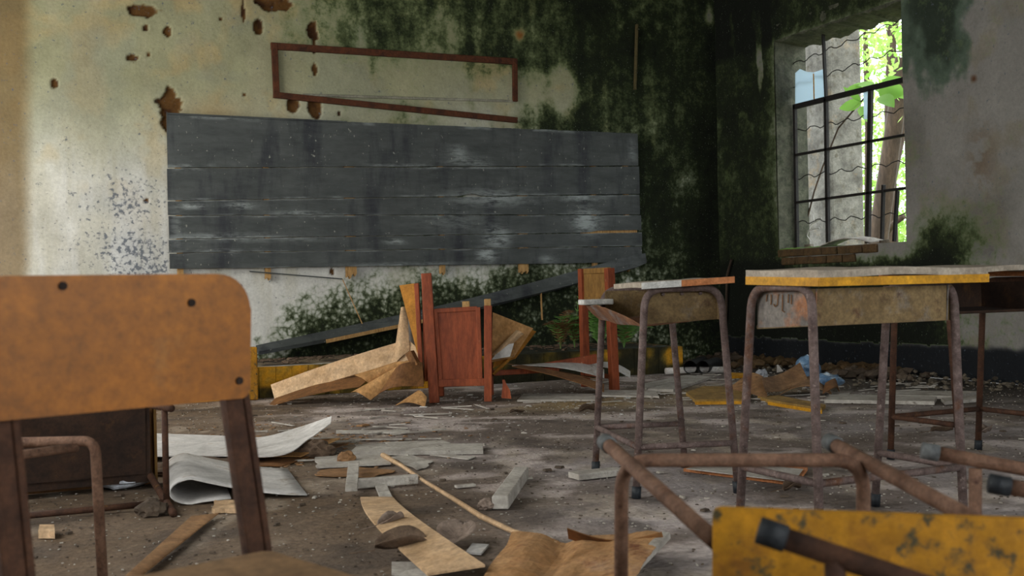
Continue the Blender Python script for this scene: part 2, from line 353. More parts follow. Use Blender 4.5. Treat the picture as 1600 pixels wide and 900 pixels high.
# back wall: plaster with holes down to the brick, mould spreading from the corner
HOLES = [((1.106,9.198,2.992), .105, .05), ((1.281,9.198,2.839), .032, .045), ((1.117,9.198,2.852), .025, .03), ((1.012,9.198,2.615), .045, .022), ((0.442,9.198,2.384), .035, .035), ((1.282,9.198,2.218), .095, .16),
         ((1.999,9.198,2.929), .04, .065), ((2.451,9.198,2.921), .05, .08), ((2.459,9.198,2.804), .022, .06), ((2.270,9.198,2.310), .05, .07), ((2.452,9.198,2.281), .05, .09), ((2.140,9.198,3.129), .15, .055), ((1.878,9.198,3.060), .013, .11),
         ((2.460,9.198,2.612), .02, .06), ((1.092,9.198,1.498), .016, .02), ((2.660,9.198,2.248), .02, .024), ((1.697,9.198,2.968), .018, .018), ((1.132,9.198,2.648), .016, .018), ((2.568,9.198,0.925), .018, .03),
         ((1.872,9.198,2.369), .012, .012)]
def back_wall():
    x0, x1, z0, z1, s = -.25, RX + .05, 0.0, 3.85, .0125
    nu, nv = int((x1 - x0) / s), int((z1 - z0) / s)
    X, Z = np.meshgrid(np.linspace(x0, x1, nu + 1), np.linspace(z0, z1, nv + 1)); X, Z = X.ravel(), Z.ravel()
    n1, n2, n3, n4 = fbm(X, Z, 1.3), fbm(X, Z, 4, sx=1), fbm(X, Z, 13, sx=2), fbm(X, Z, 34, 3, sx=3)
    streak = fbm(X * 5, Z * .55, 1.6, sx=4)
    up = sst(1.3, 2.7, Z + (n1 - .5) * .7)
    c = mixc(np.ones((len(X), 3)) * np.array([.83, .82, .79]), (.585, .575, .445), up * .95)
    c = mixc(c, (.74, .62, .42), sst(.5, .72, n2) * .45 * sst(.8, 2.6, Z)); c = mixc(c, (.66, .63, .52), sst(.5, .75, streak) * .35)
    c = mixc(c, (.55, .56, .50), sst(.52, .66, fbm(X, Z, 2.2, sx=8)) * .35 * up)
    c = mixc(c, (.76, .55, .30), gau(X, Z, 1.62, 2.2, .25, .12) * .3)
    c = mixc(c, (.44, .35, .22), (1 - sst(.16, .30, X + (n2 - .5) * .06 + (Z - 1.5) * -.03)) * .7)   # brown edge strip, soft shading of the wall end painted into the colour
    # blue-grey mildew patch left of the board
    pm = np.maximum(gau(X, Z, .98, 1.12, .33, .2), np.maximum(gau(X, Z, .95, 1.5, .3, .2) * .8, gau(X, Z, 1.05, .95, .3, .2)))
    c = mixc(c, (.60, .62, .66), pm * .3)
    # green and black mould
    lo = (X - 3.1) * .34 + (.75 - Z) * 2.0 + .35 * sst(4.9, 5.5, X)
    hi = np.minimum(X - 4.3, 0) * .22 + np.maximum(X - 4.3, 0) * .62 + .0 + .56 * sst(2.5, 2.9, Z) * sst(1.8, 3.0, X) + .45 * sst(4.2, 4.4, X) * gau(Z, 0, 2.27, 0, .16, 1)
    hi = hi - .22 * sst(2.1, 2.2, X) * sst(4.3, 4.2, X) * sst(2.4, 2.45, Z) * sst(2.8, 2.74, Z) + .12 * gau(X, Z, 3.8, 2.6, .35, .25)
    hi = hi - .85 * gau(X, Z, 4.78, 2.62, .11, .24) - .4 * gau(X, Z, 4.55, 2.5, .3, .2)
    t = sst(.95, 1.25, Z); f = lo * (1 - t) + hi * t; f = np.minimum(f, .22 + .62 * fbm(X, Z, 2.4, sx=51)) + .25 * sst(6.0, 6.4, X)
    f = f + (n1 - .5) * .5 + (n2 - .5) * .55 + (streak - .5) * .8 * t + .18 * sst(-.2, .3, f) * (n1 - .5) - 1.2 * gau(X, Z, *(6.411,9.198,3.370)[::2], .05, .11) - 1.0 * gau(X, Z, *(4.354,9.198,3.032)[::2], .05, .05)
    f = f - 1.1 * sst(2.35, 1.55, X + (n2 - .5) * .5)
    c = mixc(c, (.46, .46, .40), gau(X, Z, *(6.411,9.198,3.370)[::2], .055, .12) * .9)
    c = mixc(c, (.55, .34, .12), gau(X, Z, *(4.354,9.198,3.032)[::2], .05, .05) * .9)
    d = np.zeros(len(X))
    for k, (p, rx, rz) in enumerate(HOLES):
        q = np.sqrt(((X - p[0]) / rx) ** 2 + ((Z - p[2]) / rz) ** 2) + (fbm(X, Z, 16, 3, sx=10 + k) - .5) * .9
        h = sst(1.02, .9, q); d = np.maximum(d, h * min(.028, rx * .7)); c = mixc(c, (.34, .22, .09), h * .95)
        c = mixc(c, (.20, .11, .05), h * sst(.5, .7, n3) * .8)
    Yv = BY + d + (n1 - .5) * .02 + (n3 - .5) * .006 - .006 * sst(.9, .98, X * 0 + .95)
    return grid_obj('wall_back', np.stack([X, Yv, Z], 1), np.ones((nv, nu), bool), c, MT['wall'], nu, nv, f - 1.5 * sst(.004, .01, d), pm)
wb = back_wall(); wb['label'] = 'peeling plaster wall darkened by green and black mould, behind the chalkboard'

WY0, WY1, WZ0, WZ1, WT = 6.70, 8.285, 1.045, 2.94, .36      # window opening in the right wall
def right_wall():
    y0, y1, z0, z1, s = -1.0, BY + .05, 0.0, 3.85, .015
    nu, nv = int((y1 - y0) / s), int((z1 - z0) / s); ys, zs = np.linspace(y0, y1, nu + 1), np.linspace(z0, z1, nv + 1)
    ys[np.argmin(abs(ys - WY0))] = WY0; ys[np.argmin(abs(ys - WY1))] = WY1; zs[np.argmin(abs(zs - WZ0))] = WZ0; zs[np.argmin(abs(zs - WZ1))] = WZ1
    Y, Z = np.meshgrid(ys, zs); yc, zc = (ys[1:] + ys[:-1]) / 2, (zs[1:] + zs[:-1]) / 2
    keep = ~(((yc > WY0) & (yc < WY1))[None, :] & ((zc > WZ0) & (zc < WZ1))[:, None])
    Y, Z = Y.ravel(), Z.ravel(); n1, n2, n3, n4 = fbm(Y, Z, 1.4, sx=5), fbm(Y, Z, 4.5, sx=6), fbm(Y, Z, 13, sx=7), fbm(Y, Z, 34, 3, sx=9)
    streak = fbm(Y * 5, Z * .5, 1.7, sx=11)
    c = mixc(np.ones((len(Y), 3)) * np.array([.53, .515, .49]), (.44, .425, .40), sst(.4, .7, n1))
    c = mixc(c, (.50, .46, .38), sst(.56, .72, n2) * .4); c = mixc(c, (.42, .34, .26), gau(Y, Z, 5.95, 1.6, .12, .25) * sst(.45, .6, n3) * .6)
    g = gau(Y, Z, 6.35, 2.75, .36, .6) * 1.15 + (n2 - .5) * .6 + (n3 - .5) * .45 + (streak - .5) * .4
    c = mixc(c, (.30, .36, .30), sst(.32, .6, g) * .9); c = mixc(c, (.16, .19, .15), sst(.62, .95, g) * .8)
    f = sst(8.1, 8.45, Y) * 1.0 + sst(1.02, .82, Z) * sst(6.05, 6.5, Y) * 1.2 + gau(Y, Z, 6.35, .98, .33, .26) * 1.0 + sst(2.86, 3.0, Z) * sst(6.6, 6.9, Y) * .9
    f = f + sst(.62, .2, Z) * sst(5.85, 6.5, Y) * .35
    f = f + (n1 - .5) * .4 + (n2 - .5) * .5 - .38
    c = mixc(c, (.22, .22, .13), sst(.55, .68, streak) * sst(8.2, 8.5, Y) * .6)
    f = f - .9 * sst(.60, .66, fbm(Y * 3.2, Z * .9, 2.2, 4, sx=14)) * sst(8.2, 8.4, Y) * sst(1.9, 2.9, Z)
    dado = sst(.27, .215, Z + (n3 - .5) * .05); c = mixc(c, (.085, .095, .11), dado * .95); f = np.where(dado > .5, np.minimum(f, -1.), f)
    c = mixc(c, (.36, .25, .17), sst(.02, .0, abs(Y - 6.0) - .012) * sst(.02, 0, abs(Z - 2.19) - .012))
    Xv = RX + (n1 - .5) * .016 + (n3 - .5) * .005
    return grid_obj('wall_right', np.stack([Xv, Y, Z], 1), keep, c, MT['wall'], nu, nv, f)
wr = right_wall(); wr['label'] = 'plaster wall with the barred window, blackened by mould below and beside it'
# the thickness of the wall round the opening
rev = thing('trim_1', '', 'x', (RX, 7.5, WZ0)); del rev['category']; del rev['label']; rev['kind'] = 'structure'
mesh_obj('reveal', *aabb_vf(RX + .012, RX + WT, WY1, WY1 + .10, WZ0 - .1, WZ1 + .14), MT['mossconc'], rev)
mesh_obj('reveal', *aabb_vf(RX + .012, RX + WT, WY0 - .10, WY0, WZ0 - .1, WZ1 + .14), MT['mossconc'], rev)
def lintel():
    pts = []; n = 30
    vs, fs = [], []
    for i in range(n + 1):
        y = WY0 + (WY1 - WY0) * i / n; z = WZ1 - .012 + RNG.uniform(-.018, .012); z2 = WZ1 - .02 - .05 * abs(math.sin(i * .55)) * RNG.uniform(.3, 1)
        vs += [(RX + .004, y, z), (RX + WT, y, z2), (RX + WT, y, WZ1 + .14), (RX + .004, y, WZ1 + .14)]
    for i in range(n):
        for k in range(4): fs.append((i * 4 + k, i * 4 + (k + 1) % 4, i * 4 + 4 + (k + 1) % 4, i * 4 + 4 + k))
    fs += [(0, 1, 2, 3), (n * 4, n * 4 + 3, n * 4 + 2, n * 4 + 1)]; return vs, fs
mesh_obj('lintel', *lintel(), MT['mossconc'], rev)
mesh_obj('sill', *aabb_vf(RX + .02, RX + WT, WY0, WY1, WZ0 - .10, WZ0 - .005, .008), MT['mossconc'], rev)

# floor
def floor():
    x0, x1, y0, y1, s = -1.55, RX + .05, -2.45, BY + .08, .025
    nu, nv = int((x1 - x0) / s), int((y1 - y0) / s); X, Y = np.meshgrid(np.linspace(x0, x1, nu + 1), np.linspace(y0, y1, nv + 1)); X, Y = X.ravel(), Y.ravel()
    # scuffs dragged along the rows of desks
    a = X * .93 - Y * .37; b = X * .37 + Y * .93
    n1, n2, n3 = fbm(X, Y, 1.1, sx=21), fbm(X, Y, 4, sx=22), fbm(X, Y, 12, sx=23); sc = fbm(a * 1.0, b * 1.7, 2.6, 6, sx=24); sc2 = fbm(a * 2.2, b * 1.2, 3.0, sx=25)
    c = mixc(np.ones((len(X), 3)) * np.array([.535, .50, .49]), (.39, .345, .315), sst(.38, .66, n1))
    c = mixc(c, (.335, .265, .19), sst(1.9, .9, X - (Y - 3) * .12) * .75)
    c = mixc(c, (.78, .73, .71), sst(.52, .66, sc) * .62 * sst(.9, 1.9, X)); c = mixc(c, (.60, .55, .49), sst(.57, .72, sc2) * .55)
    c = mixc(c, (.23, .20, .18), sst(.54, .74, n2) * .5)
    c = mixc(c, (.56, .46, .28), gau(X, Y, 3.5, 6.4, .6, .35) * .75 * sst(.3, .6, n2)); c = mixc(c, (.40, .31, .16), gau(X, Y, 4.6, 6.6, .9, .5) * .6)
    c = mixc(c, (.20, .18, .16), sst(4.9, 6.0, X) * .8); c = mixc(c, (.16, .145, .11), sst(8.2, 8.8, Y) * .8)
    c = c * (1.02 + .28 * n3)[:, None]
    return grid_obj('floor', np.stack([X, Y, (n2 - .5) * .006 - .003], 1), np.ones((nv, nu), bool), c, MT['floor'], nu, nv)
fl = floor(); fl['label'] = 'worn grey concrete floor scuffed with pale dust'

def wall_with_openings(name, axis, pos, a0, a1, ops, th=.2):
    """plain wall out of view with openings; axis 'x' stands at x=pos and runs along y"""
    vf = []; cur = a0
    def piece(u0, u1, z0, z1):
        if u1 - u0 > .01: vf.append(aabb_vf(pos - th, pos, u0, u1, z0, z1) if axis == 'x' else aabb_vf(u0, u1, pos - th, pos, z0, z1))
    for (u0, u1, z0, z1) in ops:
        piece(cur, u0, 0, 3.85); piece(u0, u1, 0, z0); piece(u0, u1, z1, 3.85); cur = u1
    piece(cur, a1, 0, 3.85)
    return struct(mesh_obj(name, *join(*vf), MT['plain'], origin=(0, 0, 0)))
wall_with_openings('wall_left', 'x', -1.5, -2.4, BY + .3, [(1.7, 4.3, .8, 2.7), (5.9, 8.3, .8, 2.7)])
wall_with_openings('wall_front', 'y', -2.4, -1.5, RX, [(.1, 4.3, .5, 2.7)])
struct(mesh_obj('wall_corner', *aabb_vf(-1.5, -.2, BY, BY + .1, 0, 3.85), MT['plain']))
struct(mesh_obj('ceiling', *aabb_vf(-1.6, RX + .3, -2.5, BY + .3, 3.85, 3.55), MT['ceiling']))

# platform below the chalkboard: concrete slab faced with bricks on edge, painted yellow long ago
PX0, PX1, PY0, PH = .75, 5.33, 8.2, .222
plat = thing('stage_platform', 'low concrete platform with flaking yellow painted brick front, under the chalkboard', 'platform', (3, 8.6, 0))
def vcol(o, fn):
    me = o.data; co = np.zeros(len(me.vertices) * 3); me.vertices.foreach_get('co', co); co = co.reshape(-1, 3) + ORG[o.name]
    c = np.clip(fn(co), 0, 1); c = np.where(c <= .04045, c / 12.92, ((c + .055) / 1.055) ** 2.4)
    at = me.attributes.new('Col', 'FLOAT_COLOR', 'POINT'); at.data.foreach_set('color', np.concatenate([c, np.ones((len(c), 1))], 1).astype(np.float32).ravel())
def face_col(p):
    x, z = p[:, 0], p[:, 2]; n = fbm(x, z, 9, sx=31); n2 = fbm(x, z, 30, 3, sx=32); n5 = fbm(x, z, 3, sx=33)
    c = mixc(np.ones((len(p), 3)) * np.array([.84, .60, .14]), (.72, .44, .16), sst(.45, .65, n) * .6); c = mixc(c, (.56, .50, .30), sst(.55, .7, n2) * .4)
    m = sst(2.7, 4.0, x) * .55 + sst(.16, .02, z) * .35 + (n - .5) * .9 + (n5 - .5) * 1.0 - .55 * gau(x, z, 5.25, .15, .1, .12) - .35 * gau(x, z, 4.5, .2, .45, .05)
    c = mixc(c, (.34, .31, .14), sst(.22, .45, m) * .8); return mixc(c, (.16, .155, .10), sst(.42, .7, m) * .95)
def top_col(p):
    x, y = p[:, 0], p[:, 1]; n = fbm(x, y, 8, sx=34); n2 = fbm(x, y, 3, sx=35)
    c = mixc(np.ones((len(p), 3)) * np.array([.50, .44, .35]), (.26, .22, .17), sst(.4, .62, n)); c = mixc(c, (.80, .80, .78), sst(8.34, 8.24, y + (n - .5) * .1) * sst(2.9, 2.3, x) * .95)
    m = sst(2.6, 3.9, x) * .7 + (n2 - .5); c = mixc(c, (.19, .19, .14), sst(.2, .6, m) * .9)
    return mixc(c, (.48, .54, .54), sst(.58, .70, fbm(x * .6, y, 14, 3, sx=37)) * sst(3.2, 3.8, x) * sst(8.6, 8.3, y) * .7)
def grid_box_top(x0, x1, y0, y1, z, nx, ny):
    return sheet_vf((x0, y0, z), (x1, y0, z), (x1, y1, z), (x0, y1, z), nx, ny, lambda u, v: .004 * (fbm(np.array([u * 40.]), np.array([v * 9.]), 1)[0] - .5), z)
o = mesh_obj('slab', *grid_box_top(PX0 + .01, PX1 - .01, PY0 + .05, BY - .02, PH - .002, 150, 28), MT['platform'], plat); vcol(o, top_col)
bw = .1205; nb = int((PX1 - PX0) / bw)
for k in range(nb):
    x = PX0 + k * bw; j = RNG.uniform(-.006, .004)
    vs, fs = sheet_vf((x + .002, PY0 + j, .0), (x + bw - .002, PY0 + j, 0), (x + bw - .002, PY0 + j + RNG.uniform(-.003, .003), PH + RNG.uniform(-.004, .003)), (x + .002, PY0 + j, PH + RNG.uniform(-.004, .003)), 4, 7, None, -.06)
    o = mesh_obj('brick', vs, fs, MT['platform'], plat); vcol(o, face_col)
for k in range(6):
    y = PY0 + .06 + k * .15
    vs, fs = sheet_vf((PX1 - .012, y, 0), (PX1 - .012, y + .146, 0), (PX1 - .012, y + .146, PH), (PX1 - .012, y, PH), 4, 6, None, -.014)
    o = mesh_obj('brick', vs, fs, MT['platform'], plat); vcol(o, face_col)

# ------------------------------------------------------------------ chalkboard
CB = thing('chalkboard', 'long slate-grey plank chalkboard with chalky scuffs on the back wall', 'chalkboard', (3.4, 9.17, .96))
zl = [2.172, 1.757, 1.500, 1.385, 1.199, 1.089, .962]; zr = [2.174, 1.874, 1.609, 1.416, 1.254, 1.121, .966]
def chalk(p):
    x, z = p[:, 0], p[:, 2]; a = .16 + 0 * x
    for cx, cz, sx, sz, w in ((3.75, 1.88, .28, .05, .9), (3.7, 1.93, .12, .07, .7), (4.0, 1.55, .55, .09, .75), (3.65, 1.35, .5, .12, .5), (4.05, 1.2, .16, .12, .95), (3.95, 1.05, .12, .1, .95), (4.95, 1.35, .22, .16, .9), (4.9, 1.57, .35, .03, .8), (5.45, 2.0, .06, .1, .7),
                              (4.55, 1.0, .12, .05, .7), (1.4, 1.46, .16, .02, 1), (1.8, 1.47, .16, .02, 1), (2.3, 1.4, .3, .03, .8), (1.7, 1.205, .7, .02, .9), (2.3, 1.2, .35, .02, .6), (1.6, 1.1, .5, .015, .6), (3.1, 1.17, .12, .02, .8), (3.2, .98, .8, .014, .7), (1.3, 1.3, .05, .3, .5)):
        a = np.maximum(a, w * gau(x, z, cx, cz, sx, sz))
    a = np.minimum(1, a * 1.25); return np.stack([a, a, a], 1)
def jag(k, u): return .006 * (fbm(np.array([u * 23. + k * 7]), np.array([k * 3.1]), 1)[0] - .5) + .004 * (vn(np.array([u * 90. + k]), np.array([k * 1.7]))[0] - .5)
for k in range(6):
    x0, x1 = 1.243 + RNG.uniform(0, .006), 5.545 - RNG.uniform(0, .02) - (.03 if k == 0 else 0)
    gap = .008 if k else 0
    y = 9.118 + RNG.uniform(-.008, .004); low = .02 if k == 3 else .0
    vs, fs = [], []; VR = (0, .03, .09, .4, .7, .92, .98, 1); nu, nv = 130, len(VR) - 1
    for j in range(nv + 1):
        for i in range(nu + 1):
            u = i / nu; zt = zl[k] * (1 - u) + zr[k] * u + jag(k, u) - gap; zb = zl[k + 1] * (1 - u) + zr[k + 1] * u + jag(k + 1, u) + (.016 * sst(.86, .9, u) if k == 3 else 0)
            if k == 1: zb = zb + .022 * float(gau(u, 0, .60, 0, .02, 1))
            v = VR[j]; vs.append((x0 + (x1 - x0) * u, y + .006 * math.sin(u * 5 + k) - .003 * math.sin(v * 3.14), zt * (1 - v) + zb * v))
    n = len(vs); vs += [(a, b + .022, c) for a, b, c in vs]; W = nu + 1
    for j in range(nv):
        for i in range(nu):
            a = j * W + i; fs += [(a, a + 1, a + W + 1, a + W), (n + a, n + a + W, n + a + W + 1, n + a + 1)]
    ring = list(range(W)) + [j * W + nu for j in range(1, nv + 1)] + [nv * W + i for i in range(nu - 1, -1, -1)] + [j * W for j in range(nv - 1, 0, -1)]
    fs += [(a, b, n + b, n + a) for a, b in zip(ring, ring[1:] + ring[:1])]
    o = mesh_obj('plank', vs, fs, MT['board'], CB)
    def edge_chalk(p, nn=n, ww=W):
        a = chalk(p); r_ = np.zeros(len(p)); e = [j_ * ww + i_ for j_ in (0, 1, nv - 1, nv) for i_ in range(ww)]; r_[e] = 1; r_[[q + nn for q in e]] = 1
        w_ = sst(.46, .62, fbm(p[:, 0], p[:, 2], 3.0, sx=61 + k)) * r_ * .72
        return np.maximum(a, w_[:, None])
    vcol(o, edge_chalk)
mesh_obj('top_lath', *bar_vf((1.245, 9.105, 2.175), (2.7, 9.112, 2.168), .02, .014, bev=.002), MT['board'], CB)['label'] = 'thin grey lath along the top edge'
mesh_obj('split_wood', *aabb_vf(4.9, 5.5, 9.136, 9.146, 1.225, 1.285), MT['raw'], CB)['label'] = 'pale bare wood showing through a split'
for px in (1.33, 2.02, 2.72, 3.54, 4.32, 5.05, 5.40):
    for dx in ((-.022, .022) if px in (2.72, 4.32) else (0,)):
        h = .96 - .075 - RNG.uniform(-.012, .02)
        mesh_obj('batten', *prism_vf([(px + dx - .022, 9.142, 2.1), (px + dx + .022, 9.142, 2.1), (px + dx + .022, 9.142, h + .01), (px + dx + .006, 9.142, h - .012), (px + dx - .004, 9.142, h + .014), (px + dx - .022, 9.142, h)], (0, .035, 0)), MT['raw'], CB)

# plank that fell from the board and leans along the wall
def fallen():
    vs, fs = [], []; n = 30; A, B = V(1.90, 9.06, .30), V(5.56, 9.10, 1.0)
    for i in range(n + 1):
        u = i / n; p = A * (1 - u) + B * u + V(0, 0, -.045 * math.sin(u * math.pi)) ; a = math.radians(56 * (1 - u) ** .9 + 14)   # twist
        w, t = .062, .017; cu = V(0, math.sin(a), math.cos(a)); ct = V(0, -math.cos(a), math.sin(a))
        cu = nrm(cu + V(0, 0, 0)); w2 = w * (1 if u < .97 else .75)
        for (sa, sb) in ((1, -1), (1, 1), (-1, 1), (-1, -1)): vs.append(p + cu * w2 * sa + ct * t * sb)
    for i in range(n):
        for k in range(4): fs.append((i * 4 + k, i * 4 + (k + 1) % 4, i * 4 + 4 + (k + 1) % 4, i * 4 + 4 + k))
    fs += [(0, 1, 2, 3), (n * 4 + 3, n * 4 + 2, n * 4 + 1, n * 4)]; return vs, fs
FP = thing('fallen_plank', 'long slate-grey plank fallen from the chalkboard, sloping down to the platform', 'plank', (3.7, 9.05, .25))
o = mesh_obj('board', *fallen(), MT['board'], FP); vcol(o, lambda p: np.ones((len(p), 3)) * .55 * fbm(p[:, 0], p[:, 2], 3)[:, None])
mesh_obj('splintered_edge', *bar_vf((2.45, 9.0, .350), (3.55, 9.026, .528), .014, .03, bev=.002), MT['raw'], FP)['label'] = 'bare splintered wood along the lower edge'
tag(mesh_obj('hanging_lath', *bar_vf((1.867,9.130,0.934), (2.635,9.130,0.859), .012, .01, bev=.001), MT['board']), 'thin dark lath hanging just below the left of the chalkboard', 'lath')
tag(mesh_obj('dangling_splinter', *bar_vf((2.638,9.140,0.859), (2.789,9.100,0.480), .01, .008, bev=.001), MT['raw']), 'thin pale splinter dangling from the dark lath against white plaster', 'splinter')
tag(mesh_obj('hanging_splinter', *bar_vf((4.441,9.060,0.717), (4.447,9.060,0.459), .025, .008, up=(1,0,0), bev=.002), MT['raw']), 'pale splinter hanging from the sloping plank near the ferns', 'splinter')

# wooden frame above the board
TF = thing('wall_frame', 'long reddish-brown wooden frame above the chalkboard, bottom rail sagging', 'frame', (3.2, 9.19, 2.3))
def rail(a, b, w=.05, nm='rail'): mesh_obj(nm, *bar_vf(a, b, .03, w, bev=.004), MT['trim'], TF)
rail((2.09, 9.175, 2.775), (4.31, 9.175, 2.785), .055); rail((2.118, 9.173, 2.80), (2.128, 9.173, 2.365), .05, 'stile'); rail((4.288, 9.173, 2.80), (4.282, 9.173, 2.425), .045, 'stile')
rail((2.10, 9.168, 2.375), (4.29, 9.155, 2.255), .05)
mesh_obj('plaster_ridge', *bar_vf((2.35, 9.188, 2.39), (4.28, 9.188, 2.43), .02, .022, bev=.006), MT['plain'], TF)['label'] = 'pale line of plaster where the rail once sat'
tag(mesh_obj('wall_strip', *bar_vf((5.572,9.175,3.219), (5.535,9.175,2.599), .03, .02, bev=.003), MT['stripwood']), 'thin vertical wooden strip fixed high on the mouldy wall right of the frame', 'strip')
tag(mesh_obj('corner_batten', *tube_vf([(6.440,8.960,0.979), (6.440,9.039,0.827), (6.440,9.076,0.393)], .012, 6), MT['bark']), 'dark bent stick leaning in the mouldy room corner', 'stick')

# ------------------------------------------------------------------ window: iron frame, wires, broken glass
WX = 6.666
win = bpy.data.objects.new('window_1', None); COL.objects.link(win); win.location = (WX, 7.5, WZ0); ORG['window_1'] = V(WX, 7.5, WZ0); win['kind'] = 'structure'
win['label'] = 'broken iron window with glazing bars, wavy wire and one shard of glass'
def ibar(p, q, w=.022, nm='glazing_bar'): return mesh_obj(nm, *bar_vf(p, q, w, .03, up=(1, 0, 0), bev=.002), MT['iron'], win)
ibar((WX, 8.262, 1.05), (WX, 8.25, 2.36), .03, 'frame_bar'); ibar((WX, 8.265, 2.345), (WX, 6.71, 2.352), .045, 'transom')
ibar((WX, 7.84, 1.06), (WX, 7.828, 2.35), .034, 'mullion'); ibar((WX, 7.823, 2.35), (WX, 7.845, 2.94), .018)
ibar((WX, 7.344, 1.06), (WX, 7.27, 2.34), .04, 'mullion')
ibar((WX, 8.265, 1.905), (WX, 6.71, 1.909)); ibar((WX, 8.265, 1.472), (WX, 6.71, 1.484))
ibar((WX, 7.18, 1.06), (WX - .02, 7.125, 1.53), .022); ibar((WX, 7.04, 1.06), (WX, 6.99, 1.47), .022)
ibar((WX, 6.715, 1.05), (WX, 6.715, 2.36), .03, 'frame_bar')
for (za, zb) in ((2.74, 2.86), (2.54, 2.62), (2.13, 2.12), (1.70, 1.70), (1.29, 1.28)):
    pts = [(WX + .02, 8.3 - 1.6 * i / 48, za + (zb - za) * i / 48 + .016 * math.sin(i * .95 + za * 9) + .004 * math.sin(i * 2.1)) for i in range(49)]
    mesh_obj('wire', *tube_vf(pts, .0045, 5), MT['iron'], win)
mesh_obj('glass_shard', *prism_vf([(WX, 8.245, 2.37), (WX, 7.85, 2.37), (WX, 7.85, 2.615), (WX, 7.98, 2.61), (WX, 8.08, 2.635), (WX, 8.17, 2.675), (WX, 8.235, 2.65)], (.004, 0, 0)), MT['glass'], win)
mesh_obj('glass_shard', *prism_vf([(WX, 7.30, 2.1), (WX, 7.36, 2.1), (WX, 7.36, 2.33), (WX, 7.29, 2.33)], (.004, 0, 0)), MT['glass'], win)
mesh_obj('glass_shard', *prism_vf([(WX, 6.74, 2.2), (WX, 6.86, 2.23), (WX, 6.9, 2.33), (WX, 6.74, 2.33)], (.004, 0, 0)), MT['glass'], win)
mesh_obj('tape_strip', *aabb_vf(WX - .002, WX - .0005, 7.975, 7.99, 2.372, 2.60), MT['yellow'], win)
# bricks bared below the sill
y = 8.27; k = 0
while y > 6.95:
    w = RNG.uniform(.15, .24)
    for (za, zb, lim) in ((.975, 1.04, 6.9), (.905, .968, 7.25)):
        if y - w < lim: continue
        off = RNG.uniform(.005, .02)
        vs, fs = box_vf((RX - off + .03, y - w / 2 - (.06 if za < .95 else 0), (za + zb) / 2), np.eye(3), (.09, w - .01, zb - za), .008)
        ob = mesh_obj('brick', vs + np.random.RandomState(k).uniform(-.004, .004, vs.shape), fs, MT['brick'], wr); k += 1
    y -= w
tag(mesh_obj('sill_moss', *sheet_vf((RX + .0, 8.27, WZ0 + .0), (RX + .0, 7.55, WZ0), (RX + .16, 7.55, WZ0), (RX + .16, 8.27, WZ0), 40, 8, lambda u, v: .018 * fbm(np.array([u * 30.]), np.array([v * 9.]), 1)[0] * math.sin(v * 3.14), .003), MT['moss']), 'green moss growing along the window sill', 'moss', kind='stuff')
tag(mesh_obj('sill_slate', *sheet_vf((RX + .02, 7.75, 1.055), (RX + .02, 7.12, 1.06), (RX + .15, 7.1, 1.075), (RX + .15, 7.7, 1.06), 10, 3, lambda u, v: .05 * math.sin(u * 3.14), .008), MT['greywood']), 'bent grey strip of tin lying on the window sill', 'strip')
for i, (yy, s) in enumerate(((7.98, .035), (7.05, .03))):
    vs, fs = box_vf((RX + .1, yy, WZ0 + s * .5), frame((1, .6 - i, .1)), (s * 2.4, s * 1.6, s), .006)
    tag(mesh_obj('rubble_lump', vs, fs, MT['stone']), ('small grey stone lying on the mossy end of the sill', 'pale stone by the stubs of bar at the near end of the sill')[i], 'stone')
# vine climbing in front of the column: stem, white dry twig and big leaves
vine = thing('climbing_vine', 'vine with large bright green leaves hanging outside the window', 'vine', (6.95, 7.9, 1.0))
mesh_obj('stem', *tube_vf([(6.800,8.378,1.094), (6.820,8.294,1.338), (6.850,8.233,1.569), (6.900,8.171,1.787), (6.950,8.002,2.129), (7.000,7.804,2.302), (7.050,7.678,2.426)], .008, 6), MT['bark'], vine)
def leaf_vf(c, n, tipdir, L, W):
    n = nrm(n); t = nrm(V(tipdir) - n * (V(tipdir) @ n)); s = np.cross(n, t); vs, fs = [], []
    prof = [(0, .0), (.08, .55), (.25, .95), (.45, 1.0), (.65, .8), (.85, .4), (1, .0)]
    for a, b in prof:
        for k in (-1, 0, 1): vs.append(V(c) + t * L * a + s * (W * .5 * b * k) + n * (abs(k) * b * W * .1 - L * .12 * a * a))
    for i in range(len(prof) - 1):
        for k in (0, 1): fs.append((i * 3 + k, i * 3 + k + 1, i * 3 + 4 + k, i * 3 + 3 + k))
    return vs, fs
_rv = np.random.RandomState(5)
def vleaf(base, tip, W):
    b, t = V(base), V(tip); L = np.linalg.norm(t - b); n = nrm(V(-.7, -.7, .6) + _rv.normal(size=3) * .35); return mesh_obj('leaf', *leaf_vf(b, n, t - b, L, W), MT['leafbig'], vine, smooth=True)
for (b, t, w) in (((7.050,7.645,2.443), (6.950,7.738,2.600), .13), ((7.100,7.684,2.441), (7.100,7.449,2.500), .15), ((7.150,7.657,2.495), (7.200,7.446,2.550), .10), ((7.000,7.734,2.433), (6.900,7.851,2.430), .10), ((7.000,7.546,2.379), (7.000,7.302,2.360), .15), ((6.950,7.462,2.329), (6.900,7.247,2.184), .13),
                  ((7.000,7.754,2.312), (6.950,7.980,2.298), .11), ((7.000,7.762,2.335), (7.050,7.973,2.406), .06), ((7.000,7.739,2.286), (6.950,7.610,2.097), .13), ((7.100,7.527,2.448), (7.100,7.348,2.340), .12)): vleaf(b, t, w)
tw = thing('dry_twig', 'bleached dry twig lying against the sill behind the bars', 'twig', (6.780,8.254,1.071))
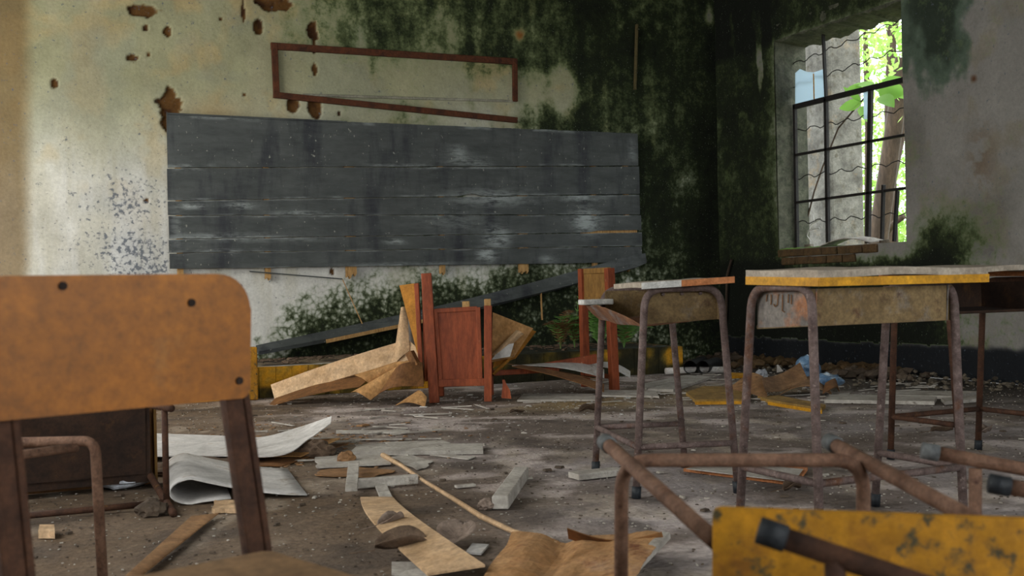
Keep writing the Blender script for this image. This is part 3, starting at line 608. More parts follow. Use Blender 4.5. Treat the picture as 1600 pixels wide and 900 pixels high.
for pl in ([(6.780,8.200,1.109), (6.800,8.284,1.172), (6.800,8.218,1.274), (6.800,8.076,1.318)], [(6.800,8.275,1.183), (6.800,8.364,1.212)], [(6.800,8.182,1.284), (6.800,8.197,1.366)], [(6.800,8.265,1.218), (6.800,8.114,1.233)]):
    mesh_obj('twig_branch', *tube_vf(pl, .005, 5), MT['whitepaint'], tw)

# outside: column of the verandah, ground, trees
colm = tag(mesh_obj('verandah_column', *aabb_vf(7.5, 7.92, 8.76, 9.9, -.4, 4.2, .03), MT['concrete']), 'massive mottled concrete column standing outside the window', 'column')
gr = struct(mesh_obj('ground_outside', *aabb_vf(6.9, 40, -8, 40, -.6, -.4), MT['ground']))
def trunk(parent, pts, r0, r1):
    pts = fillet(pts, .3, 4); rr = [r0 + (r1 - r0) * i / (len(pts) - 1) for i in range(len(pts))]
    return mesh_obj('trunk', *tube_vf(pts, rr, 9), MT['bark'], parent, smooth=True)
def foliage(parent, blobs, n, size, seed):
    rg = np.random.RandomState(seed); w = np.array([b[3] for b in blobs]); w = w / w.sum(); vs, fs = [], []
    for i in range(n):
        b = blobs[rg.choice(len(blobs), p=w)]; d = rg.normal(size=3); d = d / np.linalg.norm(d) * rg.rand() ** .45
        p = V(b[:3]) + d * b[3] * V(1, 1, .8); a = nrm(rg.normal(size=3) + V(0, 0, -.4)); nn = nrm(np.cross(a, rg.normal(size=3))); s = np.cross(a, nn); L = size * rg.uniform(.6, 1.3)
        k = len(vs); vs += [p, p + a * L * .5 + s * L * .26, p + a * L, p + a * L * .5 - s * L * .26]; fs.append((k, k + 1, k + 2, k + 3))
    return mesh_obj('foliage', vs, fs, MT['leaf'], parent)
tr = thing('garden_tree', 'slanting brown tree trunk with light foliage outside the window', 'tree', (10.2, 13.5, -.4))
trunk(tr, [(10.000,10.974,0.484), (10.000,10.836,1.266), (10.000,10.683,1.905), (10.000,10.508,2.668), (10.000,10.336,3.415)], .13, .10); trunk(tr, [(10.000,10.675,1.825), (10.300,10.813,2.323), (10.600,10.828,3.063)], .09, .05)
foliage(tr, [(*(10.500,10.968,4.140), 1.1), (*(11.000,11.862,3.950), .8), (*(10.000,10.042,3.584), 1.2)], 900, .11, 1)
tr2 = thing('garden_tree', 'thin dark forked tree rising at the top of the window view', 'tree', (12, 16, -.4))
trunk(tr2, [(12.500,13.276,0.318), (12.500,13.261,1.692), (12.500,13.211,3.743), (12.500,13.149,4.415), (12.500,13.002,4.868)], .11, .05); trunk(tr2, [(12.500,13.163,4.418), (12.500,13.248,4.730), (12.500,13.260,5.223)], .05, .03)
trunk(tr2, [(12.600,13.897,0.921), (12.600,13.812,3.145), (12.600,13.839,4.567), (12.600,13.784,5.364)], .06, .03)
foliage(tr2, [(*(13.000,13.939,4.771), .8), (*(13.500,14.793,4.453), .7), (*(13.000,13.487,4.371), .7), (*(13.500,14.682,3.138), .9), (*(14.000,15.022,2.258), 1.0), (*(13.500,14.801,1.798), .8), (*(14.000,14.630,2.659), .9)], 2600, .10, 2)
tr3 = thing('garden_tree', 'pale leafy undergrowth filling the foot of the window view', 'bushes', (14, 19, -.4))
foliage(tr3, [(*(14.500,15.709,1.608), 1.0), (*(14.000,14.825,1.198), 1.0), (*(15.500,17.119,2.460), 1.0), (*(15.000,15.589,1.973), 1.1), (*(16.000,17.472,4.164), 1.0), (*(15.000,16.822,0.958), 1.2)], 2600, .13, 3)
trunk(tr3, [(11.500,12.468,1.158), (11.500,12.203,1.509), (11.500,11.953,1.619)], .05, .04)

# ------------------------------------------------------------------ school furniture
def school_desk(name, label, mp, base, L=.275, fx=.19, tx=.14, r=.0135, top=None, stretch_side=1, tube='tube', caps=True, boxm='tin', endm=None, lipm=None, botrise=.015, endless=False):
    """mp maps desk coordinates (x: front to back, open side at -x; y: along the desk; z: up) to the room"""
    T = thing(name, label, 'desk', base); m = MT[tube]
    def xat(z): return fx + (tx - fx) * z / .74
    for s in (-1, 1):
        pts = fillet([(-fx, s * L, .012), (-tx, s * L, .742), (tx, s * L, .742), (fx, s * L, .012)], .07, 7)
        lf = mesh_obj('leg_frame', *tube_vf([mp(*p) for p in pts], r, 12), m, T, smooth=True)
        mesh_obj('stretcher', *tube_vf([mp(-xat(.18), s * L, .18), mp(xat(.18), s * L, .18)], r * .85, 10), m, T, smooth=True)
        if caps:
            for sx in (-1, 1): mesh_obj('rubber_foot', *tube_vf([mp(sx * fx, s * L, 0), mp(sx * (fx - .003), s * L, .042)], r * 1.25, 12), MT['rubberdk'], lf, smooth=True)
    x = stretch_side * xat(.18)
    mesh_obj('stretcher', *tube_vf(fillet([mp(x, -L, .18), mp(x, L, .18)], .01), r * .85, 10), m, T, smooth=True)
    bx, z0, z1, e = .135, .612, .735, L - .018
    P = lambda q: [mp(*p) for p in q]
    for s in (-1, 1):
        q = [(-bx, s * e, z0 + .004), (bx, s * e, z0 + botrise), (bx + .004, s * e, z1), (-bx - .004, s * e, z1)]
        d = V(mp(0, s * (e - .004), 0)) - V(mp(0, s * e, 0))
        mesh_obj('end_panel', *prism_vf(P(q), d), MT[endm or boxm], T)
    d = V(mp(.004, 0, 0)) - V(mp(0, 0, 0))
    mesh_obj('back_panel', *sheet_vf(*P([(bx, -e - .02, z0 + botrise), (bx, e + .02, z0 + botrise), (bx, e + .02, z1), (bx, -e - .02, z1)]), 12, 4, lambda u, v: .002 * math.sin(u * 11), .003), MT[boxm], T)
    if lipm is None:
        mesh_obj('bottom_panel', *sheet_vf(*P([(-bx, -e, z0), (-bx, e, z0), (bx, e, z0 + botrise), (bx, -e, z0 + botrise)]), 8, 4, None, .003), MT[boxm], T)
        mesh_obj('front_lip', *tube_vf(P([(-bx, -e, z0 + .006), (-bx, e, z0 + .006)]), .006, 8), MT[boxm], T)
    if top:
        top(T, mp)
    return T
def planar(c, yaw, z=0, pitch=0):
    a = math.radians(yaw); ex, ey = V(math.cos(a), math.sin(a), 0), V(-math.sin(a), math.cos(a), 0)
    return lambda x, y, zz: V(c[0], c[1], z) + ex * x + ey * y + V(0, 0, zz)
# the desk in the middle: its top half broken away, bottom tin bent out
mp1 = planar((2.315, 3.70), -15)
def top1(T, mp):
    P = lambda q: [mp(*p) for p in q]
    mesh_obj('tabletop', *sheet_vf(*P([(-.165, -.345, .764), (.178, -.345, .778), (.178, .10, .778), (-.165, .04, .764)]), 10, 6, lambda u, v: .002 * math.sin(u * 9 + v * 5), .018), MT['topgrey'], T)
    mesh_obj('edge_strip', *sheet_vf(*P([(-.165, -.347, .742), (-.02, -.347, .748), (-.02, -.347, .771), (-.165, -.347, .765)]), 8, 1, None, .004), MT['whitepaint'], T)['label'] = 'chipped white edging'
    mesh_obj('edge_strip', *sheet_vf(*P([(-.02, -.347, .748), (.178, -.347, .757), (.178, -.347, .780), (-.02, -.347, .771)]), 8, 1, None, .004), MT['orangeedge'], T)['label'] = 'bare orange wood edging'
    mesh_obj('bottom_panel', *sheet_vf(*P([(-.14, -.285, .607), (-.155, .285, .62), (.135, .28, .63), (.135, -.28, .63)]), 8, 4, None, .003), MT['tinrust'], T)
    mesh_obj('front_panel', *sheet_vf(*P([(-.14, -.287, .606), (-.157, .29, .618), (-.222, .28, .684), (-.205, .02, .676)]), 12, 6, lambda u, v: .004 * math.sin(u * 9 + v * 4), .003), MT['tinrust'], T)['label'] = 'rusted front tin, torn slantwise'
    mesh_obj('torn_tin', *sheet_vf(*P([(-.14, -.2, .735), (-.01, -.27, .745), (-.02, -.2, .748), (-.13, -.12, .738)]), 6, 3, lambda u, v: -.012 * math.sin(u * 3.1), .002), MT['tin'], T)
    for i in range(3): mesh_obj('rivet', *tube_vf([mp(-.07 + .07 * i, -.292, .722), mp(-.07 + .07 * i, -.262, .722)], .006, 8), MT['tube'], T)
D1 = school_desk('school_desk', 'rusty school desk with broken top in the middle, white and orange top edge', mp1, (2.315, 3.70, 0), L=.30, top=top1, stretch_side=-1, boxm='tin', endm='tin', lipm=True)
tag(mesh_obj('broken_board', *box_vf(mp1(-.185, .25, .692), (V(mp1(1, 0, 0)) - V(mp1(0, 0, 0)), V(mp1(0, 1, 0)) - V(mp1(0, 0, 0)), (0, 0, 1)), (.125, .10, .022), .005), MT['whitepaint']), 'short whitish board end lying on the bent tin of the middle desk', 'board')
# the yellow-edged desk
_m2 = planar((2.385, 2.735), -90); mp2 = lambda x, y, z: _m2(x, y, z) + V(.032 * z / .74, 0, 0)
def top_yellow(x0=-.14, x1=.20, y0=-.30, y1=.355, zf=.777, zn=.768, edge='yellow', topm='topgrey', open_y=None):
    def f(T, mp):
        P = lambda q: [mp(*p) for p in q]; wv = lambda u, v: .0035 * math.sin(u * 8 + 1) + .002 * math.sin(v * 6)
        mesh_obj('tabletop', *sheet_vf(*P([(x0, y0, zf), (x0, y1, zf), (x1, y1, zn), (x1, y0, zn)]), 14, 5, wv, .022 if True else 0), MT[topm], T)
        mesh_obj('edge_strip', *sheet_vf(*P([(x1 + .001, y0, zn - .026), (x1 + .001, y1, zn - .026), (x1 + .001, y1, zn - .001), (x1 + .001, y0, zn - .001)]), 10, 1, None, -.004), MT[edge], T)['label'] = 'painted front edge'
        mesh_obj('edge_strip', *sheet_vf(*P([(x0, y0 - .001, zf - .026), (x1, y0 - .001, zn - .026), (x1, y0 - .001, zn - .001), (x0, y0 - .001, zf - .001)]), 10, 1, None, .004), MT[edge], T)['label'] = 'painted end edge'
    return f
D2 = school_desk('school_desk', 'rusty school desk with yellow-edged top standing nearest on the right', mp2, (2.385, 2.735, 0), top=top_yellow(), stretch_side=1, boxm='tin', endm='tingrey')
# scrawl painted on its end panel
for q in ([(-.085, .722), (-.088, .70)], [(-.065, .722), (-.064, .70), (-.066, .69)], [(-.03, .722), (-.034, .69), (-.045, .684), (-.052, .692)], [(-.01, .72), (-.01, .672), (.0, .668)], [(.018, .722), (.017, .696)], [(.032, .72), (.031, .692)]):
    mesh_obj('scrawl_stroke', *tube_vf([mp2(-x if False else x, -.2605, z - .002) for x, z in q], .0018, 5), MT['tandark'], D2)
# desk behind on the right, its open side this way
mp3 = planar((3.66, 3.46), 90)
D3 = school_desk('school_desk', 'school desk at the right edge, dark open book box facing the room', mp3, (3.66, 3.46, 0), L=.25, top=top_yellow(-.20, .21, -.36, .27, .778, .786, 'orangeedge'), stretch_side=1, tube='tubedk', boxm='tindark')
# desk lying on its side behind the orange chair, legs towards the camera
mp4 = lambda x, y, z: V(.27 + y, 3.99 + z, .19 - x * .95)
def top4(T, mp):
    P = lambda q: [mp(*p) for p in q]
    mesh_obj('tabletop', *sheet_vf(*P([(-.2, -.30, .775), (-.2, .31, .775), (.2, .31, .775), (.2, -.30, .775)]), 6, 4, None, .02), MT['tandark'], T)
    mesh_obj('bottom_plate', *sheet_vf(*P([(-.19, -.29, .62), (-.19, .27, .62), (.17, .27, .63), (.17, -.29, .63)]), 10, 6, lambda u, v: .01 * math.sin(u * 3.1), .004), MT['tindark'], T)
    mesh_obj('edge_strip', *box_vf(mp(0, .302, .74), np.eye(3), (.012, .05, .40), .003), MT['redback'], T)
D4 = school_desk('school_desk', 'dark rusted school desk tipped on its side behind the orange chair', mp4, (.27, 4.4, 0), L=.27, top=top4, stretch_side=1, tube='tubedk', caps=False, boxm='tindark')

def caps_tube(T, p, q, r, m, capm, nm='leg', caplen=.03):
    p, q = V(p), V(q); d = nrm(q - p)
    lg = mesh_obj(nm, *tube_vf([p + d * .006, q], r, 12), MT[m], T, smooth=True)
    mesh_obj('rubber_cap', *tube_vf([p, p + d * caplen], r * 1.22, 12), MT[capm], lg, smooth=True)
def round_rect(w, h, radii, n=6):
    """outline, corners from (0,0) counter-clockwise: lower-left, lower-right, upper-right, upper-left"""
    cs = [(0, 0), (w, 0), (w, h), (0, h)]; out = []
    for k, (cx, cy) in enumerate(cs):
        r_ = radii[k]; sx, sy = (1 if cx == 0 else -1), (1 if cy == 0 else -1); a0 = math.pi * (1 + .5 * k)
        for i in range(n + 1):
            a = a0 + .5 * math.pi * i / n; out.append((cx + sx * r_ + r_ * math.cos(a), cy + sy * r_ + r_ * math.sin(a)))
    return out
def panel_vf(o, ex, ey, outline, th):
    o, ex, ey = V(o), nrm(ex), nrm(ey); n = nrm(np.cross(ex, ey)); vs, fs = prism_vf([o + ex * a + ey * b for a, b in outline], n * th)
    bm = bmesh.new(); bv = [bm.verts.new(v) for v in vs]; [bm.faces.new([bv[i] for i in f]) for f in fs]
    ed = [e for e in bm.edges if len(e.link_faces) == 2 and any(len(f.verts) > 4 for f in e.link_faces)]
    bmesh.ops.bevel(bm, geom=ed, offset=th * .25, segments=2, affect='EDGES'); bm.verts.index_update()
    r_ = (np.array([v.co[:] for v in bm.verts]), [[v.index for v in f.verts] for f in bm.faces]); bm.free(); return r_

# orange chair in the left foreground, facing the camera's right
A0, A1 = V((0.356,1.756,0.598)), V((-0.048,1.623,0.591))      # lower edge of the backrest, right end then left end
ch = thing('school_chair', 'varnished orange school chair in the left foreground, seen from the front', 'chair', (.05, 1.5, 0))
ex = nrm(A1 - A0); ex[2] = 0; ex = nrm(ex); lean = nrm(V(0, 0, 1) + np.cross((0, 0, 1), ex) * .06)
W_ = .425; ol = round_rect(W_, .192, (.012, .012, .06, .055), 8)
ol = [(a, b - (.006 if .10 < a < .22 and b > .183 else 0)) for a, b in ol]
mesh_obj('backrest', *panel_vf(A0, ex, lean, ol, .013), MT['orangeply'], ch)
nf = nrm(np.cross(ex, lean))
_side = 1 if nf @ nrm(V(0, 0, .76) - A0) > 0 else -1
front = nf * _side
for (a, b) in ((.02, .028), (.385, .028), (.10, .150), (.29, .178)):
    p = A0 + ex * a + lean * b + (front * .014 if _side > 0 else front * .001); mesh_obj('screw', *tube_vf([p - front * .004, p + front * .0025], .006, 10), MT['screw'], ch)
def post(px_top, top, bot, w=.044):
    for (off, ww, tt) in ((0, w, .014), (-w * .36, w * .26, .024), (w * .36, w * .26, .024)):
        d, s, n = frame(V(bot) - V(top), front); yield bar_vf(V(top) + ex * off, V(bot) + ex * off, ww, tt, up=front, bev=.003)
for (a, b) in ((.036, (0.410,1.814,0.032)), (.375, (0.043,1.691,0.039))):
    mesh_obj('post', *join(*list(post(0, A0 + ex * a + lean * .15 - front * .030, V(b)))), MT['tubedk'], ch)
S0 = V((0.348,1.617,0.402)); S0[2] = .405; fr = V(front[0], front[1], 0); fr = nrm(fr)
mesh_obj('seat', *panel_vf(S0 - V(0, 0, .014), fr, ex, round_rect(.37, .385, (.01, .05, .05, .01)), .014), MT['seatply'], ch)
for (a, b) in ((.34, .02), (.34, .365)):
    p = S0 + fr * a + ex * b; q = p + fr * (.03 if a > .1 else -.05); mesh_obj('leg', *tube_vf([p - V(0, 0, .016), V(q[0], q[1], .012)], .012, 10), MT['tubedk'], ch, smooth=True)
for b in (.02, .365): mesh_obj('seat_rail', *tube_vf([S0 + fr * .01 + ex * b - V(0, 0, .025), S0 + fr * .35 + ex * b - V(0, 0, .025)], .011, 10), MT['tubedk'], ch, smooth=True)

# bare tube frame of a chair behind it
cf = thing('chair_frame', 'bare rusty tube chair frame without seat, between orange chair and tipped desk', 'chair frame', (.0, 2.9, 0))
for off in (V(0, 0, 0), V(-.27, -.14, 0)):
    pts = fillet([V(-.09, 3.015, .012) + off, V(-.085, 3.01, .414) + off, V(.210, 2.873, .414) + off, V(.222, 2.868, .012) + off], .03, 5)
    mesh_obj('leg_frame', *tube_vf(pts, .0125, 12), MT['tubeor'], cf, smooth=True)
for a in (V(-.085, 3.01, .40), V(.17, 2.89, .40)): mesh_obj('side_rail', *tube_vf([a, a + V(-.27, -.14, 0)], .011, 10), MT['tubeor'], cf, smooth=True)
mesh_obj('stretcher', *tube_vf([V(.221, 2.868, .06), V(-.05, 2.728, .06)], .01, 10), MT['tubeor'], cf, smooth=True)

# overturned chair with the mouldy yellow seat, lying on its back, legs pointing away
oc = thing('overturned_chair', 'overturned school chair with mouldy yellow seat, right foreground', 'chair', (1.0, 1.3, 0))
so, sx_, sy_ = V((0.832,1.226,0.098)), V((1.187,1.004,0.084)), V((0.834,1.213,0.469))
mesh_obj('seat', *panel_vf(so, sx_ - so, sy_ - so, round_rect(.42, .372, (.012, .012, .012, .012)), -.012), MT['yellowmould'], oc)
for (t, b) in (((0.978,1.751,0.482), (0.861,1.244,0.416)), ((1.340,1.586,0.473), (1.204,1.048,0.407)), ((0.971,1.754,0.150), (0.854,1.247,0.123)), ((1.333,1.588,0.141), (1.198,1.051,0.114))):
    caps_tube(oc, t, b, .0125, 'tubeor', 'rubber')
mesh_obj('stretcher', *tube_vf(fillet([(0.926,1.621,0.144), (0.934,1.617,0.470), (1.297,1.451,0.461), (1.290,1.454,0.135)], .05, 7), .0115, 12), MT['tubeor'], oc, smooth=True)
for (t, b) in (((0.850,1.205,0.097), (0.683,0.808,0.052)), ((1.156,1.009,0.089), (0.966,0.634,0.045))): mesh_obj('post', *tube_vf([t, b], .0125, 10), MT['tubeor'], oc, smooth=True)
bo, bx_, by_ = V((0.714,0.948,0.038)), V((1.061,0.745,0.029)), V((0.635,0.775,0.028))
mesh_obj('backrest', *panel_vf(bo, bx_ - bo, by_ - bo, round_rect(.4, .19, (.02, .02, .05, .05)), .012), MT['yellowmould'], oc)

def lying_chair(name, label, base, tips, dirv, length, m, caps, seatm, extra):
    T = thing(name, label, 'chair', base); ends = []
    for tp, cp in zip(tips, caps):
        e_ = V(tp) + V(dirv) * length; caps_tube(T, tp, e_, .0125, m, cp); ends.append(e_)
    c = sum(ends) / len(ends); d = nrm(dirv); a = nrm(ends[1] - ends[0]); a = nrm(a - d * (a @ d)); b = np.cross(d, a)
    mesh_obj('seat', *panel_vf(c - a * .19 - b * .19, a, b, round_rect(.38, .38, (.02,) * 4), .012), MT[seatm], T)
    for p, q in extra: mesh_obj('stretcher', *tube_vf([p, q], .0115, 10), MT[m], T, smooth=True)
    return T
_o = V((0.000,0.000,0.760)); _dB = V((0.822,-0.597,0.568)) - _o; _dC = V((0.819,-0.596,0.428)) - _o
lying_chair('overturned_chair', 'overturned chair at the right edge, two rusty legs sticking out level', (1.6, 1.5, 0), [(1.526,1.555,0.446), (1.373,1.262,0.444), (1.375,1.261,0.137), (1.528,1.554,0.136)], _dB, .40, 'tubeor', ['rubber', 'rubberdk', 'rubberdk', 'rubber'], 'seatply', [((1.599,1.500,0.414), (1.591,1.503,0.119)), ((1.628,1.486,0.109), (1.491,1.186,0.109))])
lying_chair('overturned_chair', 'overturned chair whose dark capped leg crosses in front of the yellow seat', (1.2, .9, 0), [(0.746,1.000,0.491), (0.611,0.710,0.418), (0.636,0.698,0.168), (0.769,0.989,0.182)], _dC, .44, 'tubedk', ['rubberdk'] * 4, 'seatply', [((0.810,0.953,0.465), (0.812,0.958,0.166))])

# ------------------------------------------------------------------ broken red furniture and boards by the platform
cb = thing('red_cabinet', 'broken red painted wooden cabinet standing on the floor before the platform', 'cabinet', (2.82, 6.99, 0))
ce = nrm(V(.329, -.146, 0)); cn = V(ce[1], -ce[0], 0); cn = cn * (1 if cn @ V(-1, -2, 0) > 0 else -1); c0 = V(2.652, 7.062, 0)
def cp(a, b, z): return c0 + ce * a - cn * b + V(0, 0, z)
def cbar(nm, p, q, w, t, m='red'): return mesh_obj(nm, *bar_vf(cp(*p), cp(*q), w, t, up=cn, bev=.004), MT[m], cb)
cbar('post', (.0, 0, 0), (-.035, 0, .865), .068, .05); cbar('post', (.358, 0, 0), (.372, 0, .64), .052, .05)
mesh_obj('post_stub', *box_vf(cp(.37, 0, .66), (ce, cn, (0, 0, 1)), (.045, .035, .05), .006), MT['raw'], cb)
mesh_obj('side_panel', *panel_vf(cp(.035, .012, .155), ce, (0, 0, 1), [(0, 0), (.285, 0), (.275, .475), (-.01, .465)], .012), MT['red'], cb)
cbar('rail', (.03, 0, .13), (.335, 0, .13), .05, .036); cbar('stile', (.31, .004, .15), (.305, .004, .63), .03, .03); cbar('stile', (.045, .004, .15), (.02, .004, .625), .028, .03)
cbar('rail', (.02, .006, .612), (.30, .006, .622), .03, .03); mesh_obj('post_stub', *box_vf(cp(.225, .01, .645), (ce, cn, (0, 0, 1)), (.05, .03, .055), .006), MT['raw'], cb)
cbar('post', (.02, .45, 0), (.0, .45, .60), .05, .05); cbar('post', (.37, .45, 0), (.37, .45, .55), .05, .05); cbar('rail', (.37, 0, .16), (.37, .45, .16), .04, .03); cbar('rail', (-.01, 0, .16), (.02, .45, .16), .04, .03)
cbar('board', (-.085, .05, .12), (-.105, .05, .80), .03, .06); cbar('board', (-.055, .06, .14), (-.06, .06, .80), .02, .06)
# frame at the other end
rf = thing('broken_cupboard', 'tall red post frame with small wooden panel behind the middle desk', 'cupboard', (3.9, 7.1, 0))
R0, R1 = V(4.008, 7.019, 0), V((4.011,7.456,0.212)); R1[2] = 0
def rbar(nm, p, q, w, t, m='red', up=(0, -1, 0)): return mesh_obj(nm, *bar_vf(p, q, w, t, up=up, bev=.004), MT[m], rf)
rbar('post', R0, R0 + V(-.02, 0, .88), .058, .058); rbar('post', R1, R1 + V(-.005, 0, .885), .055, .055)
for z, h in ((.865, .04), (.655, .035)): rbar('rail', R1 + V(0, -.03, z), R0 + V(-.02, -.0, z), .03, h, 'redback', (0, 0, 1))
rd = nrm(R0 - R1); rl = np.linalg.norm(R0 - R1); mesh_obj('panel', *panel_vf(R1 + V(0, -.01, .66), rd, (0, 0, 1), [(0, 0), (rl, 0), (rl, .2), (0, .2)], .01), MT['redback'], rf)
rbar('rail', R1 + V(0, -.02, .10), R0 + V(0, 0, .10), .03, .04)
tag(mesh_obj('red_rail', *bar_vf((3.100,7.104,0.171), (3.577,7.050,0.176), .05, .035, bev=.004), MT['red']), 'red rail lying low between the cabinet and the post frame', 'rail')
tag(mesh_obj('red_plank', *bar_vf((3.517,7.132,0.188), (3.895,7.069,0.236), .03, .065, up=(0, 0, 1), bev=.004), MT['red']), 'red-brown plank tilted against the left post of the frame', 'plank')

def sheet(name, label, cat, c, m, bulge=0, nu=12, nv=6, th=.004, group=None, fn=None):
    return tag(mesh_obj(name, *sheet_vf(*c, nu, nv, fn or (lambda u, v: bulge * math.sin(u * math.pi)), th), MT[m], smooth=False), label, cat, group)
sheet('plywood_board', 'long pale plywood board leaning up from the floor towards the red cabinet', 'plywood', [(1.752,7.821,0.016), (2.627,7.156,0.309), (2.553,7.278,0.420), (1.747,7.912,0.112)], 'ply', .02, 24, 5, .012)
sheet('hardboard_sheet', 'brown hardboard strip underneath the pale plywood board', 'hardboard', [(1.650,7.626,-0.018), (2.207,7.293,0.116), (2.371,7.406,0.204), (1.747,7.780,0.028)], 'tandark', .02)
sheet('hardboard_sheet', 'upright ochre hardboard strip leaning on the left of the red cabinet', 'hardboard', [(2.594,7.193,0.292), (2.616,7.139,0.138), (2.580,7.222,0.799), (2.512,7.319,0.788)], 'ochre', .0, 6, 8)
sheet('hardboard_sheet', 'pale curled strip standing left of the ochre upright strip', 'hardboard', [(2.440,7.308,0.215), (2.546,7.237,0.344), (2.564,7.318,0.642), (2.530,7.355,0.626)], 'ply', .03)
sheet('hardboard_sheet', 'white strip glimpsed between pale and ochre uprights', 'hardboard', [(2.564,7.339,0.339), (2.622,7.291,0.373), (2.599,7.345,0.549), (2.575,7.378,0.637)], 'plywhite', .0)
sheet('hardboard_sheet', 'thin pale edge-on strip standing tight against the red post', 'hardboard', [(2.609,7.120,0.148), (2.625,7.113,0.148), (2.614,7.162,0.465), (2.592,7.172,0.552)], 'ply', .0, 4, 6)
sheet('hardboard_sheet', 'tan hardboard flap hanging off the pale plywood board', 'hardboard', [(2.160,7.260,0.198), (2.241,7.201,0.146), (2.505,7.124,0.273), (2.424,7.205,0.273)], 'tan', .02)
sheet('hardboard_sheet', 'broad tan hardboard strip curling down to the floor', 'hardboard', [(2.138,7.270,0.083), (2.229,7.140,0.037), (2.542,7.041,0.259), (2.458,7.146,0.258)], 'tan', .05)
sheet('hardboard_sheet', 'brown curved hardboard sheet against the foot of the cabinet', 'hardboard', [(2.255,7.195,0.031), (2.546,6.973,0.119), (2.555,7.013,0.277), (2.386,7.178,0.174)], 'tandark', .09, 14, 6)
sheet('hardboard_sheet', 'small curled tan offcut on the floor by the cabinet leg', 'hardboard', [(2.362,7.013,0.006), (2.502,6.839,0.003), (2.542,6.909,0.057), (2.513,7.032,0.083)], 'tan', .03)
tag(mesh_obj('wood_stub', *bar_vf((2.486,7.067,0.345), (2.520,7.029,0.252), .05, .05, bev=.004), MT['tandark']), 'dark stub of wood on top of the curled boards', 'stub')
for k, (c, m, lb) in enumerate((
    ([(3.082,7.079,0.248), (3.222,7.015,0.279), (3.380,7.031,0.471), (3.129,7.146,0.588)], 'tan', 'large tan hardboard sheet fanned out right of the red cabinet'),
    ([(3.121,7.149,0.202), (3.275,7.101,0.264), (3.443,7.112,0.444), (3.249,7.201,0.530)], 'ochre', 'hardboard sheet just behind the fanned tan one'),
    ([(3.051,7.028,0.295), (3.098,7.006,0.286), (3.276,6.968,0.437), (3.238,7.008,0.463)], 'ply', 'pale folded strip across the fanned tan sheet'),
    ([(3.042,6.988,0.272), (3.157,6.935,0.291), (3.199,6.960,0.379), (3.131,6.991,0.363)], 'plywhite', 'small white sheet at the foot of the fanned boards'),
    ([(3.064,7.066,0.162), (3.088,7.055,0.161), (3.226,7.057,0.268), (3.202,7.090,0.268)], 'ochre', 'narrow ochre offcut below the fanned boards'),
    ([(3.221,7.048,0.221), (3.845,6.872,0.114), (3.944,7.047,0.157), (3.702,7.213,0.215)], 'plywhite', 'long whitish sheet lying across the heap towards the post frame'),
    ([(3.174,7.180,0.238), (3.667,6.954,0.137), (3.869,6.916,0.092), (3.595,7.207,0.171)], 'card', 'brown sheet underneath the long whitish sheet'),
    ([(3.159,6.912,0.227), (3.720,6.654,0.040), (3.795,6.785,0.079), (3.281,7.021,0.223)], 'tandark', 'dark brown board sloping down to the floor between the red posts'),
    ([(3.908,7.228,0.172), (4.138,7.012,0.089), (4.216,7.142,0.124), (4.007,7.293,0.192)], 'plywhite', 'white offcut sheet behind the right red post'))):
    sheet('hardboard_sheet', lb, 'hardboard', c, m, .015 * (k % 3))
# rusty tin figure-like scrap and flat grey boards in front
tag(mesh_obj('rusty_scrap', *prism_vf([(3.030,6.806,0.027), (3.088,6.779,0.021), (3.081,6.782,0.077), (3.059,6.792,0.120), (3.052,6.796,0.145), (3.037,6.803,0.146), (3.040,6.801,0.116)], (.02, .05, 0)), MT['red']), 'small tapered rusty scrap standing beside the red cabinet foot', 'scrap')

def flat(name, label, cat, pts, th, m, z=0.0, amp=.0, seed=0, group=None):
    p = [V(q) + V(0, 0, z + .001) for q in pts]
    if amp: p = rough_poly(p, 5, amp, seed)
    return tag(mesh_obj(name, *prism_vf(p, (0, 0, th)), MT[m]), label, cat, group)
flat('floor_board', 'flat grey board on the floor right of the rusty scrap', 'board', [(3.120,6.759,0.000), (3.581,6.459,0.000), (3.758,6.804,0.000), (3.341,7.128,0.000)], .012, 'greywood')
flat('floor_board', 'flat pale board behind the legs of the middle desk', 'board', [(3.680,6.753,0.000), (3.995,6.401,0.000), (4.187,6.757,0.000), (3.930,7.020,0.000)], .012, 'greywood')
flat('floor_board', 'pair of weathered grey slats fanned under the middle desk', 'board', [(4.169,6.830,0.000), (4.285,6.679,0.000), (5.121,7.423,0.000), (5.113,7.589,0.000)], .02, 'greywood')
flat('floor_board', 'narrow weathered slat beside the fanned one under the middle desk', 'board', [(4.243,7.148,0.000), (4.212,6.918,0.000), (5.097,7.602,0.000), (5.061,7.714,0.000)], .015, 'greywood', .0)
flat('yellow_board', 'worn yellow board lying flat between the two desks', 'board', [(4.230,6.436,0.000), (4.003,5.991,0.000), (4.279,5.831,0.000), (4.744,6.375,0.000), (4.585,6.745,-0.000)], .022, 'dustyyellow')
flat('yellow_board', 'narrow yellow-edged slat slanting on the floor behind the right desk', 'board', [(4.453,5.945,0.000), (4.362,5.721,0.000), (4.306,5.151,0.000), (4.453,5.292,0.000), (4.580,5.899,0.000)], .022, 'dustyyellow')
for nm, p_, q_ in (('yellow_edge', (3.940,5.897,0.012), (4.211,5.739,0.012)), ('yellow_edge', (4.293,5.630,0.012), (4.238,5.070,0.012))):
    own = [o_ for o_ in bpy.data.objects if o_.name.startswith('yellow_board')][0 if p_[0] < 4.5 and p_ == (3.940,5.897,0.012) else 1]
    mesh_obj(nm, *bar_vf(p_, q_, .006, .02, bev=.001), MT['yellow'], own)
flat('floor_board', 'long pale green slat on the floor behind the right desk legs', 'board', [(4.632,5.516,0.000), (5.067,5.052,0.000), (5.292,5.254,0.000), (4.898,5.757,0.000)], .022, 'greywood')
